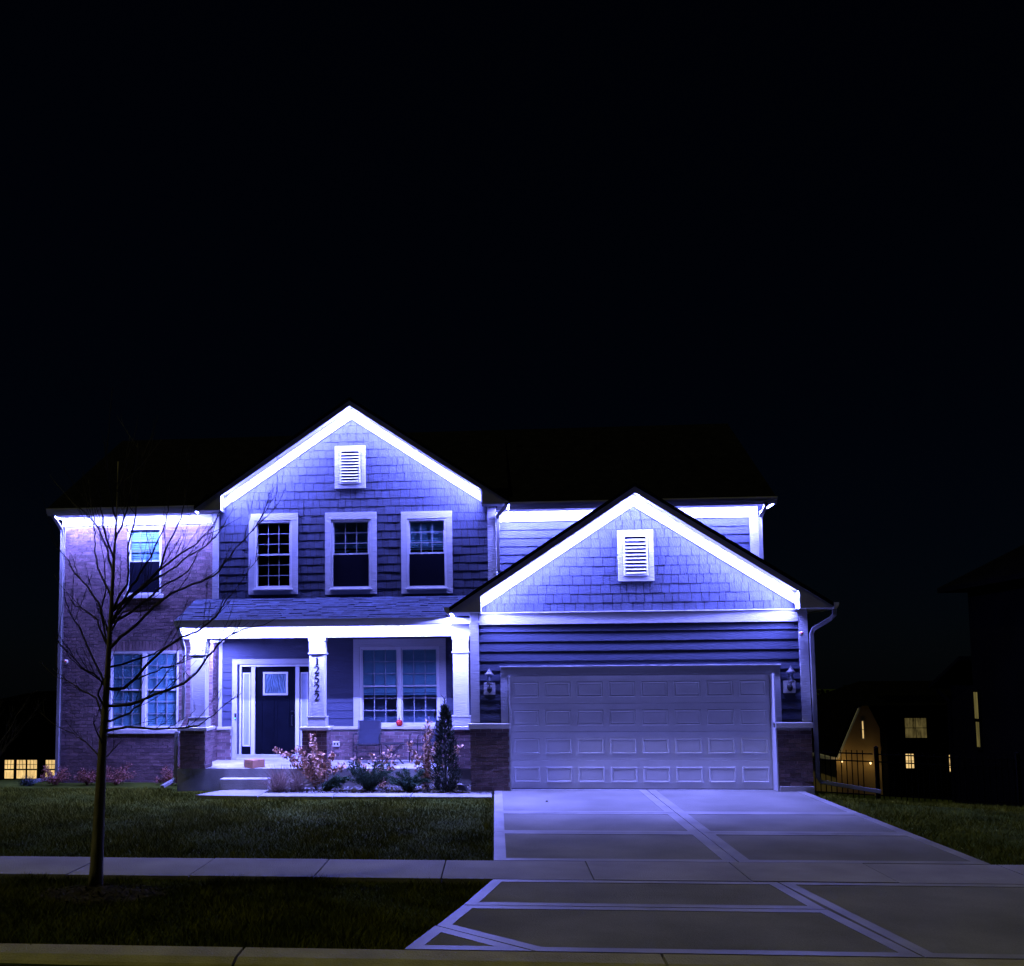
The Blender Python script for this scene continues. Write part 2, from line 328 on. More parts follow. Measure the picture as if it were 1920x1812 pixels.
# ================================================================== THE HOUSE
HOUSE = empty('house', (-2.0, 21.6, 0.0))
tag(HOUSE, 'two-storey brick and shingle house with gables outlined in blue-white light strips', 'house')
YB, YW, YP, YG, YGA = 21.9, 22.2, 22.4, 21.6, 19.3     # brick wing, right wing, porch wall, upper gable, garage front
def wall(x0, x1, z0, z1, y0, y1, openings, mat, name='wall'):
    gxs = sorted({x0, x1, *[v for o in openings for v in o[:2]]}); gzs = sorted({z0, z1, *[v for o in openings for v in o[2:]]})
    nxx, nzz = len(gxs) - 1, len(gzs) - 1
    solid = [[not any(o[0] <= (gxs[i] + gxs[i + 1]) / 2 <= o[1] and o[2] <= (gzs[k] + gzs[k + 1]) / 2 <= o[3] for o in openings) for k in range(nzz)] for i in range(nxx)]
    mb = MB(); vid = {}
    def V(i, k, y):
        key = (i, k, y)
        if key not in vid: vid[key] = len(mb.v); mb.v.append((gxs[i], y, gzs[k]))
        return vid[key]
    S = lambda i, k: 0 <= i < nxx and 0 <= k < nzz and solid[i][k]
    for i in range(nxx):
        for k in range(nzz):
            if not solid[i][k]: continue
            mb.f.append((V(i, k, y0), V(i + 1, k, y0), V(i + 1, k + 1, y0), V(i, k + 1, y0)))
            mb.f.append((V(i, k + 1, y1), V(i + 1, k + 1, y1), V(i + 1, k, y1), V(i, k, y1)))
            if not S(i - 1, k): mb.f.append((V(i, k, y0), V(i, k + 1, y0), V(i, k + 1, y1), V(i, k, y1)))
            if not S(i + 1, k): mb.f.append((V(i + 1, k, y1), V(i + 1, k + 1, y1), V(i + 1, k + 1, y0), V(i + 1, k, y0)))
            if not S(i, k - 1): mb.f.append((V(i, k, y1), V(i + 1, k, y1), V(i + 1, k, y0), V(i, k, y0)))
            if not S(i, k + 1): mb.f.append((V(i, k + 1, y0), V(i + 1, k + 1, y0), V(i + 1, k + 1, y1), V(i, k + 1, y1)))
    mb.m = [0] * len(mb.f)
    return mb.build(name, mat, HOUSE)

# window openings: x0, x1, z0, z1 of the vinyl unit
W_GAB = [(-5.33, -4.48, 4.14, 5.67), (-3.60, -2.71, 4.12, 5.66), (-1.90, -1.03, 4.11, 5.645)]
W_BRL = (-8.75, -7.14, 1.03, 2.79); W_BRU = (-8.38, -7.58, 4.08, 5.62)
W_POR = (-3.07, -1.26, 1.06, 2.84)
O_DOOR = (-5.86, -4.20, 0.31, 2.46)
O_GAR = (0.25, 5.23, -0.05, 2.17)

wl_brick = wall(-9.89, -6.36, -0.25, 5.95, YB, YB + 0.25, [W_BRL, W_BRU], 'mortar', 'brick_wall')
wl_gable = wall(-6.27, 0.03, 3.30, 6.02, YG, YG + 0.2, W_GAB, 'inside', 'gable_wall')
wl_porch = wall(-6.36, -0.40, 0.05, 3.35, YP, YP + 0.2, [W_POR, O_DOOR], 'lap', 'porch_wall')
wl_wing = wall(0.03, 5.81, 3.2, 5.95, YW, YW + 0.2, [], 'lap', 'wing_wall')
wl_gar = wall(-0.46, 5.89, -0.10, 3.42, YGA, YGA + 0.2, [O_GAR], 'lap', 'garage_wall')
MB().prism([(-6.27, 6.02), (0.03, 6.02), (-3.13, 8.12)], YG, YG + 0.2).build('gable_core', 'inside', wl_gable)
MB().prism([(-0.46, 3.42), (5.89, 3.42), (2.715, 5.62)], YGA, YGA + 0.2).build('gable_core', 'inside', wl_gar)
# closed shell behind the fronts
for nm, bx in (('side_wall', (-9.89, -9.69, 22.15, 30.0, -1.2, 5.95)), ('side_wall', (5.61, 5.81, 22.4, 30.0, -1.6, 5.95)), ('back_wall', (-9.69, 5.61, 29.8, 30.0, -1.2, 5.95)),
               ('garage_side_wall', (-0.46, -0.30, 19.5, 22.4, -0.1, 3.42)), ('garage_side_wall', (5.73, 5.89, 19.5, 22.4, -0.3, 3.42)),
               ('gable_side_wall', (-6.27, -6.12, 21.8, 22.4, 3.9, 5.95)), ('gable_side_wall', (-0.12, 0.03, 21.8, 22.4, 3.9, 5.95)),
               ('brick_side_wall', (-6.51, -6.36, 22.15, 22.6, 0.0, 3.3))):
    MB().box(*bx).build(nm, 'lap', HOUSE)
MB().box(-9.6, 5.5, 22.75, 29.7, 3.1, 3.3).build('upper_floor', 'inside', HOUSE)
MB().box(-9.6, 5.5, 22.0, 29.7, 5.90, 5.94).build('attic_floor', 'inside', HOUSE)
MB().box(-9.6, 5.5, 25.4, 25.5, -0.1, 5.9).build('partition_backing', 'inside', HOUSE)
MB().box(-3.5, -0.7, 23.0, 23.05, 0.3, 3.0).build('partition_backing', 'blueback', HOUSE); MB().box(-3.5, -0.7, 22.61, 22.99, 0.25, 0.3).build('backing_floor', 'blueback', HOUSE)  # backing and floor added close behind the porch window so its glass shows blue

# ------------------------------------------------------------------ cladding
PIECES = {'siding_shingle': 0, 'brick': 0}
def clip(poly, a, b, c):                                  # keep a*x + b*z <= c
    out = []
    for i in range(len(poly)):
        p, q = poly[i], poly[(i + 1) % len(poly)]
        dp, dq = a * p[0] + b * p[1] - c, a * q[0] + b * q[1] - c
        if dp <= 0: out.append(p)
        if dp * dq < 0:
            t = dp / (dp - dq); out.append((p[0] + (q[0] - p[0]) * t, p[1] + (q[1] - p[1]) * t))
    return out
def clad(parent, Y, x0, x1, z0, z1, openings, e, name, mat, widths=None, planes=(), limit=300, proud=0.0135, phase=0.0):
    rest = MB(); z = z0 - phase
    while z < z1 - 0.005:
        za, zb = max(z, z0), min(z + e, z1)
        # horizontal runs of the row
        cuts = sorted([(o[0], o[1], o[2], o[3]) for o in openings if o[3] > za and o[2] < zb])
        segs = []; cx_ = x0
        for o in cuts:
            if o[0] > cx_: segs.append((cx_, o[0], za, zb))
            if o[2] > za + 0.004: segs.append((o[0], o[1], za, o[2]))
            if o[3] < zb - 0.004: segs.append((o[0], o[1], o[3], zb))
            cx_ = max(cx_, o[1])
        if cx_ < x1: segs.append((cx_, x1, za, zb))
        for (a, b, sa, sb) in segs:
            xsn = [a]
            if widths:
                t = a - (random.uniform(0, widths[1]) if a > x0 + 0.01 else random.uniform(0, widths[1]))
                while t < b:
                    if t > a + 0.03: xsn.append(t)
                    t += random.uniform(*widths)
                if len(xsn) > 1 and b - xsn[-1] < 0.03: xsn.pop()
            xsn.append(b)
            for u, w_ in zip(xsn[:-1], xsn[1:]):
                gp = 0.006 if widths else 0.0
                dz = random.uniform(-0.004, 0.003) if widths else 0
                dpz = random.uniform(-0.003, 0.003) if widths else 0
                poly = [(u + gp, sa + (dz if sa == z else 0)), (w_ - gp, sa + (dz if sa == z else 0)), (w_ - gp, sb), (u + gp, sb)]
                for pl in planes: poly = clip(poly, *pl)
                if len(poly) < 3: continue
                mb = MB(); n = len(poly)
                off = lambda zz: proud + dpz - (proud - 0.004) * min(1, max(0, (zz - z) / e))
                vs_ = [(x, Y - off(zz), zz) for x, zz in poly] + [(x, Y + 0.002, zz) for x, zz in poly]
                fs_ = [tuple(range(n))] + [(i, i + n, (i + 1) % n + n, (i + 1) % n) for i in range(n)]
                if name in PIECES and PIECES[name] >= limit: rest.add(vs_, fs_)
                else:
                    mb.add(vs_, fs_); mb.build(name, mat, parent)
                    if name in PIECES: PIECES[name] += 1
        z += e
    if rest.v: stuff(rest.build(name + '_field', mat, parent))
def above(xa, za, xb, zb):                                # half plane below the line a-b (a left of b)
    nx_, nz_ = -(zb - za), (xb - xa); l = math.hypot(nx_, nz_); nx_ /= l; nz_ /= l
    return (nx_, nz_, nx_ * xa + nz_ * za)
# garage gable shingles (largest in view, so singly built), then the front gable
clad(wl_gar, YGA, -0.30, 5.73, 3.40, 5.58, [], 0.178, 'siding_shingle', 'shake', (0.12, 0.25), [above(-0.30, 3.53, 2.715, 5.56), above(2.715, 5.56, 5.73, 3.53)], 300)
clad(wl_gable, YG, -6.15, -0.11, 3.93, 8.05, [(a - 0.02, b + 0.02, c - 0.02, d + 0.02) for a, b, c, d in W_GAB], 0.184, 'siding_shingle', 'shake', (0.11, 0.25), [above(-6.15, 6.00, -3.13, 8.02), above(-3.13, 8.02, -0.11, 6.00)], 300)
# lap siding boards
clad(wl_gar, YGA, -0.31, 5.74, 1.28, 3.16, [(0.10, 5.36, -0.1, 2.36)], 0.188, 'siding_board', 'lap', proud=0.024, phase=0.13)
clad(wl_wing, YW, 0.09, 5.65, 3.4, 5.63, [], 0.185, 'siding_board', 'lap', proud=0.022)
clad(wl_porch, YP, -6.27, -0.46, 1.05, 3.30, [(-6.04, -4.02, 0.3, 2.60), (-3.22, -1.11, 0.9, 3.00)], 0.178, 'siding_board', 'lap', proud=0.02)

# ------------------------------------------------------------------ bricks
BL, BH, MJ = 0.197, 0.069, 0.010
BRM = MB().box(-BL / 2, BL / 2, -0.008, 0.02, -BH / 2, BH / 2).mesh('brick', 'brick')
BRH = MB().box(-BL / 4 + MJ / 4, BL / 4 - MJ / 4, -0.008, 0.02, -BH / 2, BH / 2).mesh('half_brick', 'brick')
def bricks(parent, Y, x0, x1, z0, z1, openings=(), singles=False, axis='x', limit=300):
    """running bond; axis 'x': wall facing -Y; axis '+x'/'-x': wall facing +X or -X with x0..x1 measured along Y and Y giving the X plane"""
    rest = MB(); z = z0 + BH / 2 + MJ / 2; r = 0
    while z + BH / 2 <= z1 + 0.02:
        t = x0 - (0 if r % 2 == 0 else (BL + MJ) / 2)
        while t < x1:
            a, b = max(t + MJ / 2, x0 + 0.002), min(t + BL + MJ / 2, x1 - 0.002)
            parts = [(a, b)]
            for o in openings:
                if z + BH / 2 > o[2] and z - BH / 2 < o[3]:
                    parts = [q for p in parts for q in ((p[0], min(p[1], o[0])), (max(p[0], o[1]), p[1])) if q[1] - q[0] > 0.02]
            for a_, b_ in parts:
                if b_ - a_ < 0.025: continue
                jy = random.uniform(-0.002, 0.002); jz = random.uniform(-0.0015, 0.0015); zt = min(z + BH / 2, z1)
                if singles and PIECES['brick'] < limit and zt - z > 0.02:
                    me = BRM if b_ - a_ > BL - 0.004 else None
                    if me is None:
                        w2 = (b_ - a_) / 2; me = MB().box(-w2, w2, -0.008, 0.02, -BH / 2, zt - z).mesh('cut_brick', 'brick')
                    put('brick', me, parent, loc=((a_ + b_) / 2, Y + jy, z + jz)); PIECES['brick'] += 1
                elif axis == 'x': rest.box(a_, b_, Y - 0.008 + jy, Y + 0.02, z - BH / 2 + jz, zt + jz)
                elif axis == '+x': rest.box(Y - 0.02, Y + 0.008 + jy, a_, b_, z - BH / 2 + jz, zt + jz)
                else: rest.box(Y - 0.008 + jy, Y + 0.02, a_, b_, z - BH / 2 + jz, zt + jz)
            t += BL + MJ
        z += BH + MJ; r += 1
    if rest.v: stuff(rest.build('brick_field', 'brick', parent))
# garage wainscots
for x0, x1, zb in ((-0.50, 0.245, 0.0), (5.235, 5.86, 0.10)):
    b = MB().box(x0, x1, 19.15, YGA - 0.002, -0.1, 1.17).build('brick_wainscot', 'mortar', HOUSE)
    bricks(b, 19.15, x0, x1, zb, 1.17, singles=True)
    MB().box(x0 - 0.03, x1 + 0.02, 19.11, YGA - 0.003, 1.172, 1.272).build('stone_cap', 'stone', b, bevel=0.008)
MB().box(5.25, 5.87, 19.13, YGA, -0.12, 0.095).build('foundation', 'porchslab', HOUSE, bevel=0.006)
# porch piers: bricks on front and both sides
piers = [(-6.58, -6.04), (-4.00, -3.48), (-0.96, -0.44)]
PYF = 20.31
for x0, x1 in piers:
    b = MB().box(x0 + 0.008, x1 - 0.008, PYF + 0.008, PYF + 0.54, 0.30, 1.08).build('brick_pier', 'mortar', HOUSE)
    bricks(b, PYF + 0.008, x0, x1, 0.30, 1.08, singles=True)
    bricks(b, x1 - 0.008, PYF + 0.01, PYF + 0.54, 0.30, 1.08, axis='+x'); bricks(b, x0 + 0.008, PYF + 0.01, PYF + 0.54, 0.30, 1.08, axis='-x')
    MB().box(x0 - 0.05, x1 + 0.05, PYF - 0.05, PYF + 0.59, 1.082, 1.15).build('stone_cap', 'stone', b, bevel=0.008)
# porch knee wall right and left of the door
for x0, x1, sg in ((-4.05, -0.47, True), (-6.36, -6.03, True)):
    b = MB().box(x0, x1, YP - 0.09, YP - 0.003, 0.28, 0.985).build('knee_wall', 'mortar', HOUSE)
    bricks(b, YP - 0.09, x0, x1, 0.30, 0.985, singles=sg)
    MB().box(x0 - 0.02, x1 + 0.02, YP - 0.15, YP - 0.004, 0.99, 1.05).build('stone_cap', 'stone', b, bevel=0.006)
# left brick wing with soldier course over the window
SOL = (-8.86, -7.03, 2.79, 3.02)
bricks(wl_brick, YB, -9.86, -6.36, -0.2, 5.68, [(W_BRL[0] - 0.01, W_BRL[1] + 0.01, 0.93, W_BRL[3]), W_BRU, SOL, (W_BRU[0] - 0.04, W_BRU[1] + 0.04, 3.99, 4.09)])
mbq = MB(); t = SOL[0]
while t < SOL[1] - 0.05:
    mbq.box(t + 0.005, t + 0.074, YB - 0.010 + random.uniform(-0.002, 0.002), YB + 0.02, SOL[2] + 0.008, SOL[3] - 0.006); t += 0.079
stuff(mbq.build('soldier_course', 'brick', wl_brick))
bricks(wl_brick, -6.36, YB, YP, 0.30, 3.2, axis='+x')
MB().box(-8.85, -7.03, YB - 0.08, YB + 0.03, 0.93, 1.02).build('stone_sill', 'stone', wl_brick, bevel=0.006)
MB().box(-8.45, -7.51, YB - 0.06, YB + 0.03, 3.99, 4.075).build('stone_sill', 'stone', wl_brick, bevel=0.006)

# ------------------------------------------------------------------ windows
def window(x0, x1, z0, z1, Y, units=1, blind=None, screen=False, grille_low=True, casing=0.0, name='window', bot_casing=None):
    """double-hung window: frame, two sashes per unit, muntins, panes, blind"""
    fr = MB(); F = 0.042
    uw = (x1 - x0) / units
    for k in range(units):
        a, b = x0 + k * uw, x0 + (k + 1) * uw
        fr.add(*ring(a, b, z0, z1, F, Y - 0.035, Y + 0.07))
    root = fr.build(name, 'vinyl', HOUSE)
    zm = (z0 + z1) / 2 + 0.01
    for k in range(units):
        a, b = x0 + k * uw + F, x0 + (k + 1) * uw - F
        for low in (0, 1):
            s0, s1 = ((z0 + F, zm + 0.015) if low else (zm - 0.025, z1 - F)); yy = Y + (0.03 if low else 0.002); R = 0.024
            MB().add(*ring(a + 0.002, b - 0.002, s0, s1, R, yy, yy + 0.028)).build('sash', 'vinyl', root)
            pa, pb, p0, p1 = a + R, b - R, s0 + R, s1 - R
            cw, ch = (pb - pa) / 3, (p1 - p0) / 3
            if not (low and screen):
                for q in (1, 2):
                    MB().box(pa + cw * q - 0.009, pa + cw * q + 0.009, yy + 0.004, yy + 0.018, p0, p1).build('muntin', 'grille', root)
                    MB().box(pa, pb, yy + 0.0055, yy + 0.0165, p0 + ch * q - 0.009, p0 + ch * q + 0.009).build('muntin', 'grille', root)
            pm = MB().box(-cw / 2 + 0.009, cw / 2 - 0.009, 0, 0.004, -ch / 2 + 0.009, ch / 2 - 0.009).mesh('pane', 'pane')
            for i in range(3):
                for j in range(3):
                    put('pane', pm, root, loc=(pa + cw * (i + 0.5), yy + 0.009, p0 + ch * (j + 0.5)))
            if low and screen:
                MB().box(a + 0.006, b - 0.006, Y - 0.012, Y - 0.006, s0, s1 - 0.04).build('insect_screen', 'screen', root)
        if blind:
            bm, zlow = blind
            n = int((z1 - F - zlow) / 0.05); mb = MB()
            for i in range(n):
                zz = z1 - F - 0.05 * (i + 1)
                yb = Y + (0.036 if zlow > zm - 0.1 else 0.064)
                mb.add([(a, yb, zz), (b, yb, zz), (b, yb + 0.012, zz + 0.05), (a, yb + 0.012, zz + 0.05)], [(0, 1, 2, 3)])
            stuff(mb.build('blind', bm, root))
            MB().box(a, b, Y + 0.066, Y + 0.08, zlow - 0.03, zlow).build('blind_rail', bm, root)
    if casing:
        bc = bot_casing or casing
        cs = [(x0 - casing, x1 + casing, z1 + 0.002, z1 + casing + 0.03), (x0 - casing, x0 - 0.002, z0 - bc, z1), (x1 + 0.002, x1 + casing, z0 - bc, z1), (x0 - 0.002, x1 + 0.002, z0 - bc, z0 - 0.002)]
        for c in cs: MB().box(c[0], c[1], Y - 0.045, Y - 0.002, c[2], c[3]).build('window_casing', 'white', root, bevel=0.004)
        MB().box(x0 - 0.03, x1 + 0.03, Y - 0.075, Y - 0.046, z0 - 0.035, z0 - 0.004).build('window_sill', 'vinyl', root, bevel=0.004)
    return root
def ring(x0, x1, z0, z1, t, y0, y1):
    o = [(x0, z0), (x1, z0), (x1, z1), (x0, z1)]; i = [(x0 + t, z0 + t), (x1 - t, z0 + t), (x1 - t, z1 - t), (x0 + t, z1 - t)]
    vs_ = [(x, y0, z) for x, z in o] + [(x, y0, z) for x, z in i] + [(x, y1, z) for x, z in o] + [(x, y1, z) for x, z in i]
    fs_ = []
    for k in range(4):
        n = (k + 1) % 4
        fs_ += [(k, n, 4 + n, 4 + k), (8 + n, 8 + k, 12 + k, 12 + n), (k, 8 + k, 8 + n, n), (4 + n, 12 + n, 12 + k, 4 + k)]
    return vs_, fs_
window(*W_GAB[0], YG, casing=0.13)
window(*W_GAB[1], YG, blind=('blindd', 4.98), screen=True, casing=0.13)
window(*W_GAB[2], YG, blind=('blindw', 4.99), screen=True, casing=0.13)
window(*W_BRU, YB + 0.03, blind=('blindw', 4.80), screen=True)
window(*W_BRL, YB + 0.03, units=2, blind=('blindw', 1.08))
window(*W_POR, YP, units=2, blind=('blindw', 1.78), casing=0.15, bot_casing=0.02)

# ------------------------------------------------------------------ gable vents
def vent(parent, Y, x0, x1, z0, z1, lx0, lx1, lz0, lz1):
    v = MB().add(*ring(x0, x1, z0, z1, 0.095, Y - 0.05, Y - 0.002)).build('gable_vent', 'white', HOUSE, bevel=0.004)
    MB().add(*ring(lx0, lx1, lz0, lz1, 0.04, Y - 0.07, Y - 0.03)).build('vent_frame', 'vinyl', v, bevel=0.006)
    MB().box(lx0 + 0.04, lx1 - 0.04, Y - 0.03, Y - 0.02, lz0 + 0.04, lz1 - 0.04).build('vent_backing', 'screen', v)
    n = 10; h = (lz1 - lz0 - 0.10) / n
    for k in range(n):
        zb = lz0 + 0.05 + k * h
        MB().add([(lx0 + 0.045, Y - 0.082, zb), (lx1 - 0.045, Y - 0.082, zb), (lx1 - 0.045, Y - 0.035, zb + h * 0.7), (lx0 + 0.045, Y - 0.035, zb + h * 0.7),
                  (lx0 + 0.045, Y - 0.072, zb - 0.006), (lx1 - 0.045, Y - 0.072, zb - 0.006), (lx1 - 0.045, Y - 0.025, zb + h * 0.7 - 0.006), (lx0 + 0.045, Y - 0.025, zb + h * 0.7 - 0.006)],
                 [(0, 1, 2, 3), (7, 6, 5, 4), (0, 4, 5, 1), (3, 2, 6, 7), (0, 3, 7, 4), (1, 5, 6, 2)]).build('louvre', 'vinyl', v)
vent(wl_gar, YGA, 2.40, 3.08, 3.98, 4.975, 2.50, 2.97, 4.08, 4.88)
vent(wl_gable, YG, -3.51, -2.82, 6.36, 7.325, -3.40, -2.93, 6.46, 7.23)

# ------------------------------------------------------------------ corner boards, friezes, bands
def trim(name, bx, parent=HOUSE, mat='white'): return MB().box(*bx).build(name, mat, parent, bevel=0.004)
trim('corner_board', (-6.29, -6.15, YG - 0.032, YG - 0.001, 3.93, 5.96)); trim('corner_board', (-0.12, 0.06, YG - 0.032, YG - 0.001, 3.93, 5.94))
trim('corner_board', (0.062, 0.085, YW - 0.03, YW - 0.001, 4.0, 5.62))
trim('corner_board', (5.65, 5.83, YW - 0.032, YW - 0.001, 3.5, 5.62)); trim('corner_board', (-0.48, -0.31, YGA - 0.035, YGA - 0.001, 1.28, 3.42))
trim('corner_board', (5.74, 5.91, YGA - 0.035, YGA - 0.001, 1.28, 3.41)); trim('corner_board', (-6.355, -6.27, YP - 0.03, YP - 0.001, 1.05, 3.2))
trim('frieze_board', (-9.93, -6.30, YB - 0.035, YB - 0.001, 5.68, 5.895)); trim('frieze_board', (0.08, 5.83, YW - 0.034, YW - 0.001, 5.62, 5.86))
band = trim('band_board', (-0.30, 5.735, YGA - 0.05, YGA - 0.001, 3.17, 3.385)); trim('band_cap', (-0.30, 5.735, YGA - 0.075, YGA - 0.001, 3.388, 3.408), band)
def rake_frieze(parent, xc, zt, xl, xr, slope, Y, t=0.235):
    zl = zt - slope * (xc - xl)
    for s_ in (0, 1):
        x_e = xl if not s_ else xr
        P = [(x_e, zl - t), (xc, zt - t), (xc, zt), (x_e, zl)] if not s_ else [(xc, zt - t), (x_e, zl - t), (x_e, zl), (xc, zt)]
        MB().prism(P, Y - 0.034, Y - 0.001).build('rake_frieze', 'white', parent)
G1 = dict(xc=-3.13, top=8.35, slope=0.675, y=21.25, half=3.50); G2 = dict(xc=2.715, top=5.85, slope=0.655, y=18.95, half=3.58)
rake_frieze(HOUSE, -3.13, 8.35 - 0.175, -6.17, -0.09, 0.675, YG); rake_frieze(HOUSE, 2.715, 5.85 - 0.165, -0.30, 5.73, 0.655, YGA)

# ------------------------------------------------------------------ roofs
def gable_roof(g, yback, soffit_to, th=0.075, fas=0.175):
    xc, zt, sl, y0, hf = g['xc'], g['top'], g['slope'], g['y'], g['half']
    for s_ in (-1, 1):
        xe = xc + s_ * hf; ze = zt - sl * hf
        P = [(xe, ze), (xc, zt), (xc, zt - th), (xe, ze - th)]
        if s_ < 0: P = P[::-1]
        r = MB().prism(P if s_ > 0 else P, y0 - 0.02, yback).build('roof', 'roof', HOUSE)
        # rake fascia with its return at the eave
        fb = fas + 0.022
        F = [(xc, zt - 0.03), (xc, zt - fb), (xc + s_ * (hf - 0.60), zt - fb - sl * (hf - 0.60)), (xc + s_ * (hf - 0.60), ze - 0.10), (xe, ze - 0.09), (xe, ze - 0.03)]
        if s_ < 0: F = F[::-1]
        # clockwise/anticlockwise handled by double-sided shading
        MB().prism(F[::-1], y0 - 0.004, y0 + 0.022).build('rake_fascia', 'fascia', r)
        S = [(xc, zt - th - 0.002), (xc, zt - fas + 0.012), (xe, ze - fas + 0.012 + 0.0), (xe, ze - th - 0.002)]
        Sx = [(xc, zt - fas + 0.02), (xc, zt - fas + 0.008), (xc + s_ * (hf - 0.60), zt - fas + 0.008 - sl * (hf - 0.60)), (xc + s_ * (hf - 0.60), zt - fas + 0.02 - sl * (hf - 0.60))]
        MB().prism(Sx, y0 + 0.024, soffit_to).build('rake_soffit', 'soffit', r)
        # boxed return behind the fascia
        xi = xc + s_ * (hf - 0.60)
        MB().box(min(xi, xe), max(xi, xe), y0 + 0.026, soffit_to, ze - 0.105, ze - 0.085).build('eave_soffit', 'soffit', r)
        MB().box(min(xi, xi + s_ * 0.015), max(xi, xi + s_ * 0.015), y0 + 0.026, soffit_to, ze - 0.084, zt - fas - sl * (hf - 0.60) + 0.004).build('return_cheek', 'soffit', r)
gable_roof(G1, 26.2, YG - 0.036); gable_roof(G2, 22.19, YGA - 0.036)
# main side-gabled roof
rz_ = lambda y_: 6.03 + (y_ - 21.48) * 2.65 / 4.52
for y0, xa, xb in ((21.48, -10.15, -6.61), (22.1, -6.608, 0.352), (21.82, 0.354, 6.16)):
    zr = 6.03 if y0 < 21.5 else (5.985 if y0 < 22 else rz_(y0))
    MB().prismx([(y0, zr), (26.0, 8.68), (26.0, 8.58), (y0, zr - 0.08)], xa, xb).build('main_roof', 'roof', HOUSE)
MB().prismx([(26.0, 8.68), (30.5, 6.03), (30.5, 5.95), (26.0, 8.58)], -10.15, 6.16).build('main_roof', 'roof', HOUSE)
for x in (-9.89, 5.66): MB().prismx([(22.0, 5.95), (30.0, 5.95), (26.0, 8.35)], x, x + 0.15).build('gable_end_wall', 'nwall', HOUSE)
# eave soffits, fascias and gutters (ogee profile) along the fronts
def gutter(p0, p1, parent=HOUSE, name='gutter'):
    """gutter along X at front edge y with top z"""
    x0, y, z = p0; x1 = p1[0]
    prof = [(y, z), (y - 0.10, z), (y - 0.10, z - 0.03), (y - 0.085, z - 0.07), (y - 0.055, z - 0.12), (y, z - 0.125)]
    return MB().prismx(prof[::-1], x0, x1).build(name, 'gutter', parent)
gutter((-10.12, 21.50, 6.03), (-6.60, 0, 0)); gutter((0.10, 21.84, 6.00), (6.15, 0, 0)); gutter((-6.66, 20.17, 3.375), (-0.88, 0, 0))
MB().box(-10.12, -6.30, 21.502, YB - 0.036, 5.90, 5.925).build('eave_soffit', 'soffit', HOUSE); MB().box(0.07, 6.15, 21.842, YW - 0.035, 5.865, 5.89).build('eave_soffit', 'soffit', HOUSE)
MB().box(-10.12, -9.93, YB - 0.034, 30.4, 5.90, 5.925).build('eave_soffit', 'soffit', HOUSE); MB().box(5.83, 6.15, YW - 0.034, 30.4, 5.865, 5.89).build('eave_soffit', 'soffit', HOUSE)
for x0, x1, y, z in ((-10.12, -6.62, 21.486, 5.90), (0.10, 6.15, 21.826, 5.865), (-6.66, -0.90, 20.156, 3.245)):
    MB().box(x0, x1, y, y + 0.014, z - 0.024, z + 0.03).build('light_lip', 'gutter', HOUSE)  # lip added below the gutter to cut the strips' forward light
# porch roof: deck plus overlapping shingle courses
pr = MB().prismx([(20.15, 3.355), (21.6, 3.915), (21.6, 3.85), (20.15, 3.29)], -6.62, -0.90).build('porch_roof', 'roof', HOUSE)
ps = (3.93 - 3.37) / (21.6 - 20.12); y = 20.10
while y < 21.56:
    z = 3.365 + (y - 20.12) * ps; x = -6.66
    mb = MB(); ye = min(y + 0.15, 21.598)
    mb.prismx([(y, z + 0.012), (ye, z + 0.012 + (ye - y) * ps - 0.008), (ye, z + (ye - y) * ps - 0.012), (y, z - 0.004)], -6.66, -0.50)
    mb.build('shingle_course', 'porch_roof', pr)
    y += 0.132
tabs = MB(); y = 20.10
while y < 21.5:
    z = 3.365 + (y - 20.12) * ps; x = -6.66; ye = y + 0.13
    while x < -0.6:
        w = random.uniform(0.14, 0.32)
        if random.random() < 0.55: tabs.prismx([(y - 0.003, z + 0.019), (ye, z + 0.017 + 0.13 * ps), (ye, z + 0.006 + 0.13 * ps), (y - 0.003, z + 0.002)], x, min(x + w, -0.52))
        x += w
    y += 0.132
stuff(tabs.build('shingle_tabs', 'porch_roof', pr))
MB().prismx([(20.16, 3.34), (21.6, 3.90), (21.6, 3.72), (20.16, 3.18)], -6.655, -6.632).build('rake_fascia', 'fascia', pr)
MB().box(-6.63, -0.47, 20.172, 20.50, 3.245, 3.27).build('porch_soffit', 'soffit', pr)
MB().box(-6.29, -0.47, 20.82, YP - 0.03, 3.20, 3.225).build('porch_ceiling', 'soffit', pr)

# ------------------------------------------------------------------ porch: slab, steps, beam, posts
MB().box(-6.66, -0.47, 20.40, YP - 0.01, -0.3, 0.30).build('porch_slab', 'porchslab', HOUSE, bevel=0.012)
MB().box(-5.66, -4.66, 20.06, 20.398, -0.3, 0.115).build('porch_step', 'porchslab', HOUSE, bevel=0.012)
bm_ = MB().box(-6.61, -0.47, 20.50, 20.82, 3.005, 3.243).build('porch_beam', 'white', HOUSE, bevel=0.006)
MB().box(-6.63, -0.47, 20.475, 20.499, 3.19, 3.243).build('beam_moulding', 'white', bm_)
MB().box(-6.61, -6.31, 20.822, YB - 0.012, 3.005, 3.243).build('side_beam', 'white', bm_, bevel=0.006)
MB().box(-0.88, -0.475, 20.50, 20.53, 3.246, 3.398).build('beam_filler', 'white', bm_)
MB().box(-6.30, -6.00, 21.5, 21.56, 2.96, 3.19).build('beam_bracket', 'soffit', bm_)
